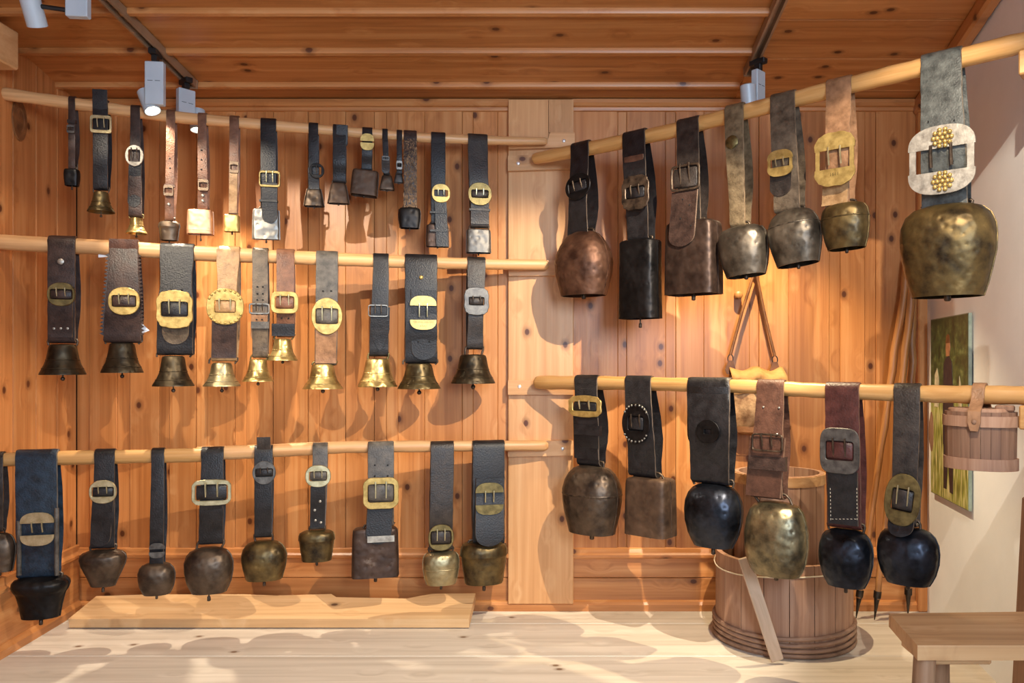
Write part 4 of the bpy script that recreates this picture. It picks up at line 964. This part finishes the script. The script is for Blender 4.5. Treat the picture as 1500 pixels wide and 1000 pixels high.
def flat(nm, poly, mat, d=.0062):
    n = len(poly); vs = [(-d, -y_*pw, z_*ph_) for y_, z_ in poly]+[(-.0052, -y_*pw, z_*ph_) for y_, z_ in poly]
    MB().add(vs, [tuple(range(n)), tuple(range(2*n-1, n-1, -1))]+[(i, i+n, (i+1) % n+n, (i+1) % n) for i in range(n)]).build(nm, mat, pic)
flat('printed_coat', [(.36, .30), (.66, .30), (.64, .55), (.60, .755), (.52, .785), (.44, .775), (.38, .74), (.36, .5)], M['fig'])
flat('printed_legs', [(.38, .06), (.46, .06), (.50, .24), (.55, .05), (.63, .05), (.64, .31), (.38, .31)], M['fig'])
flat('printed_head', [(.45, .785), (.54, .785), (.56, .83), (.55, .87), (.51, .89), (.46, .875), (.44, .83)], M['skin'], .0064)
flat('printed_hat', [(.44, .855), (.56, .855), (.54, .895), (.50, .905), (.46, .895)], M['bagleather'], .0066)
flat('printed_stump', [(.12, .5), (.24, .5), (.25, .66), (.2, .72), (.13, .68)], M['pale'])
flat('printed_stump', [(.75, .45), (.86, .45), (.84, .62), (.79, .68)], M['pale'])
# almond-shaped wooden piece on the wall beside it
v = onright(1367, 632, .012)
poly = [(.022*math.sin(math.pi*i/10)*(1 if s_ > 0 else -1), .1*math.cos(math.pi*i/10)) for s_ in (1, -1) for i in (range(11) if s_ > 0 else range(9, 0, -1))]
mb = MB(); n = len(poly)
mb.rings([[(dx, y_*f*1.6, z_*f) for y_, z_ in poly] for dx, f in ((.006, 1), (-.006, .96), (-.012, .6))], cap0=True, cap1=True)
o = mb.build('wooden_spindle', M['stave_dark'], None, v, (0, 0, math.atan(SR)), smooth=50); tag(o, 'brown almond-shaped wooden piece on the white wall at the edge of the photo panel', 'ornament')

# ------------------------------------------------------------------ bench, lower right
zbn = .45
Yf, Yk = (H-zbn)*F/(945-CY), (H-zbn)*F/(898-CY)
fl0, bl0 = (1344-CX)/F*Yf, (1302-CX)/F*Yk
bn = empty('bench', (fl0, Yf, 0)); tag(bn, 'plain wooden bench with sawn plank top at the lower right', 'bench')
tp = [(0, 0), (bl0-fl0, Yk-Yf), (.5, Yk-Yf+.02), (.5, .0)]
n = 4; t_ = .036
mb = MB().rings([[(x_*f, y_*f+(1-f)*.1, z_) for x_, y_ in tp] for z_, f in ((-t_, 1), (-.004, 1), (0, .992))], cap0=True, cap1=True)
mb.build('top_board', M['bench'], bn, (0, 0, zbn))
MB().box((.12, .115, zbn-t_-.016), (.17, .13, .028), .004).build('cleat', M['bench'], bn)
for lx_, ly_, dx, dy in ((.035, .04, -.03, -.03), (.13, .17, .02, .05), (.42, .04, .02, -.03), (.42, .17, .02, .05)):
    MB().tube([(lx_+dx, ly_+dy, 0.0), (lx_+dx*.4, ly_+dy*.4, .25), (lx_, ly_, zbn-t_-.004)], [.024, .028, .026], 10).build('leg', M['leg'], bn, smooth=50)

# dark board leaning at the right edge
a_ = onright(1496, 905, .03); 
bd = MB().box((0, 0, 0), (.035, .12, .70), .004).build('leaning_board', M['stave_dark'], None, (XR(2.44)-.032, 2.44, .352), (0, .05, math.atan(SR)))
tag(bd, 'dark wooden board standing against the white wall at the right edge', 'board')
for py, lab in ((97, 'small wooden bracket under the upper right pole at the picture edge'), (622, 'small wooden bracket under the lower right pole at the picture edge')):
    P = POLES['R1' if py < 300 else 'R2']; v = P.at(1512); r_ = P.rad(1512)
    o = MB().box((0, 0, 0), (.06, .06, .07), .004).build('bracket', M['pole_dark'], None, (v.x, v.y, v.z-r_-.036), (0, 0, math.atan2(P.u.y, P.u.x))); tag(o, lab, 'bracket')

# ------------------------------------------------------------------ old plank on the floor
fx = lambda px: (px-CX)/F*3.36
bk_out = [(105, .20), (180, .215), (330, .218), (380, .205), (465, .22), (476, .19), (585, .178), (606, .205), (622, .222), (688, .226)]
out = [(fx(105), 0), (fx(688), .0)] + [(fx(a), b) for a, b in reversed(bk_out)]
n = len(out); x_c = fx(400)
mb = MB().rings([[(x_-x_c, y_, z_) for x_, y_ in out] for z_ in (0, .036, .04)], cap0=True, cap1=True)
o = mb.build('old_plank', M['plank'], None, (x_c, 3.345, .004), (math.radians(11.5), 0, 0))
tag(o, 'thick old plank with a notched back edge lying along the foot of the wall', 'plank')

# ------------------------------------------------------------------ tracks and spotlights
def ceilpt(px, py):
    a = (CY-py)/F; Y = (ZT+CS*D-H)/(a+CS); return W(px, py, Y)
def track(x_, y_end, label):
    Ya = .6; L_ = (y_end-Ya)/cc
    t = empty('ceiling_track', (x_, y_end, zc(y_end)-.001)); t.rotation_euler = (-math.atan(CS), 0, 0)
    mb = MB()
    for sx in (-1, 1): mb.box((sx*.0155, -L_/2, -.018), (.009, L_, .034))
    mb.box((0, -L_/2, -.004), (.03, L_, .006))
    mb.build('channel', M['track'], t)
    MB().box((0, 0, -.018), (.044, .012, .04), .002).build('end_cap', M['track'], t)
    tag(t, label, 'track', 'ceiling lamp tracks'); return t
TLX, TRX = -1.65, XTR
tle = ceilpt(286, 118).y
track(TLX, tle, 'brown lamp track on the ceiling above the left bells')
track(TRX, 3.30, 'brown lamp track on the ceiling above the right bells')
def spot(x_, Y, rz, aim, power, size, label, boxh=.17, boxw=.07, headoff=(-.03, .0), blend=.35, headside=1, grp='track spotlights', rad=.018, col=WARM):
    z = zc(Y)-.034
    s_ = empty('spotlight', (x_, Y, z), rz)
    MB().box((0, 0, -.010), (.03, .07, .022), .003).box((0, 0, -.03), (.022, .03, .03), .003).build('adapter', M['black_plastic'], s_)
    bo = MB().box((0, 0, -.045-boxh/2), (boxw, .03, boxh), .003).build('driver_box', M['lampbox'], s_)
    mk = MB()
    for k_ in (-1, 1): mk.box((k_*boxw*.2, -.0153, -.045-boxh*.45), (boxw*.28, .0006, .0022))
    mk.build('vent_slot', M['print_ink'], bo)
    c = Vector((headoff[0], headoff[1], -.045-boxh*.86))
    Rz = Matrix.Rotation(-rz, 3, 'Z')
    wpos = Vector((x_, Y, z)) + Matrix.Rotation(rz, 3, 'Z') @ c
    d = (Vector(aim)-wpos).normalized(); dl = Rz @ d
    a = c-dl*.045; b_ = c+dl*.045
    hd = MB().tube([a-dl*.004, a, b_], [.024, .031, .031], 24, cap=False)
    hd.tube([b_, c-dl*.0], [.029, .022], 24, cap=False).tube([a-dl*.004, a-dl*.0041], [.024, .0005], 24, cap=False)
    hd.build('lamp_head', M['lampbox'], s_, smooth=40)
    MB().tube([c+dl*.012, c+dl*.014], .024, 20).build('lens', M['lens'], s_)
    MB().tube([(0, 0, -.045-boxh*.8), tuple(c-dl*.02)], .008, 8).build('joint', M['black_plastic'], s_)
    l = bpy.data.lights.new('spot_lamp', 'SPOT'); l.energy = power; l.color = col; l.spot_size = math.radians(size); l.spot_blend = blend; l.shadow_soft_size = rad
    lo = bpy.data.objects.new('spot_lamp', l); C.objects.link(lo); lo.location = wpos+d*.052; lo.rotation_euler = d.to_track_quat('-Z', 'Y').to_euler()
    tag(s_, label, 'spotlight', grp)
    return s_
m, nt, b = newmat('lamp_lens'); b.inputs['Base Color'].default_value = (1, .9, .75, 1); b.inputs['Emission Color'].default_value = (1, .85, .6, 1); b.inputs['Emission Strength'].default_value = 12; M['lens'] = m
y1 = ceilpt(217, 62).y; y2 = ceilpt(272, 104).y
spot(TLX, y1, .12, (-.7, 2.75, 0), 16, 80, 'grey track spotlight with tilted head, second from the left on the ceiling', headoff=(-.035, .03))
spot(TLX+.01, y2, .9, (-1.40, 3.06, 0), 85, 84, 'grey track spotlight at the end of the left track, half behind the pole', boxh=.13, headoff=(.06, .02), blend=.6, rad=.012)
spot(TLX, 2.62, .1, (-1.9, 3.5, .9), 10, 70, 'white lamp head cut off by the top left edge of the picture', headoff=(-.14, .0), boxh=.1)
spot(TRX+.01, 3.17, .78, (.9, 3.36, .2), 95, 84, 'grey track spotlight at the end of the right track above the slanting pole', boxh=.135, boxw=.06, headoff=(-.055, .01), blend=.6, rad=.012, col=(1, .8, .5))
# lamps further along the tracks, towards the viewer
spot(TRX, 1.62, .2, (-.45, 3.4, .45), 230, 64, 'track spotlight nearer the viewer on the right track', headoff=(-.04, 0), rad=.010)
spot(TRX, 1.15, .2, (1.35, 3.3, .95), 110, 42, 'track spotlight nearest the viewer on the right track', headoff=(-.04, 0), rad=.010)
spot(TLX, 1.62, .2, (-1.3, 3.5, 1.35), 120, 36, 'track spotlight nearer the viewer on the left track', headoff=(.04, 0), rad=.010)
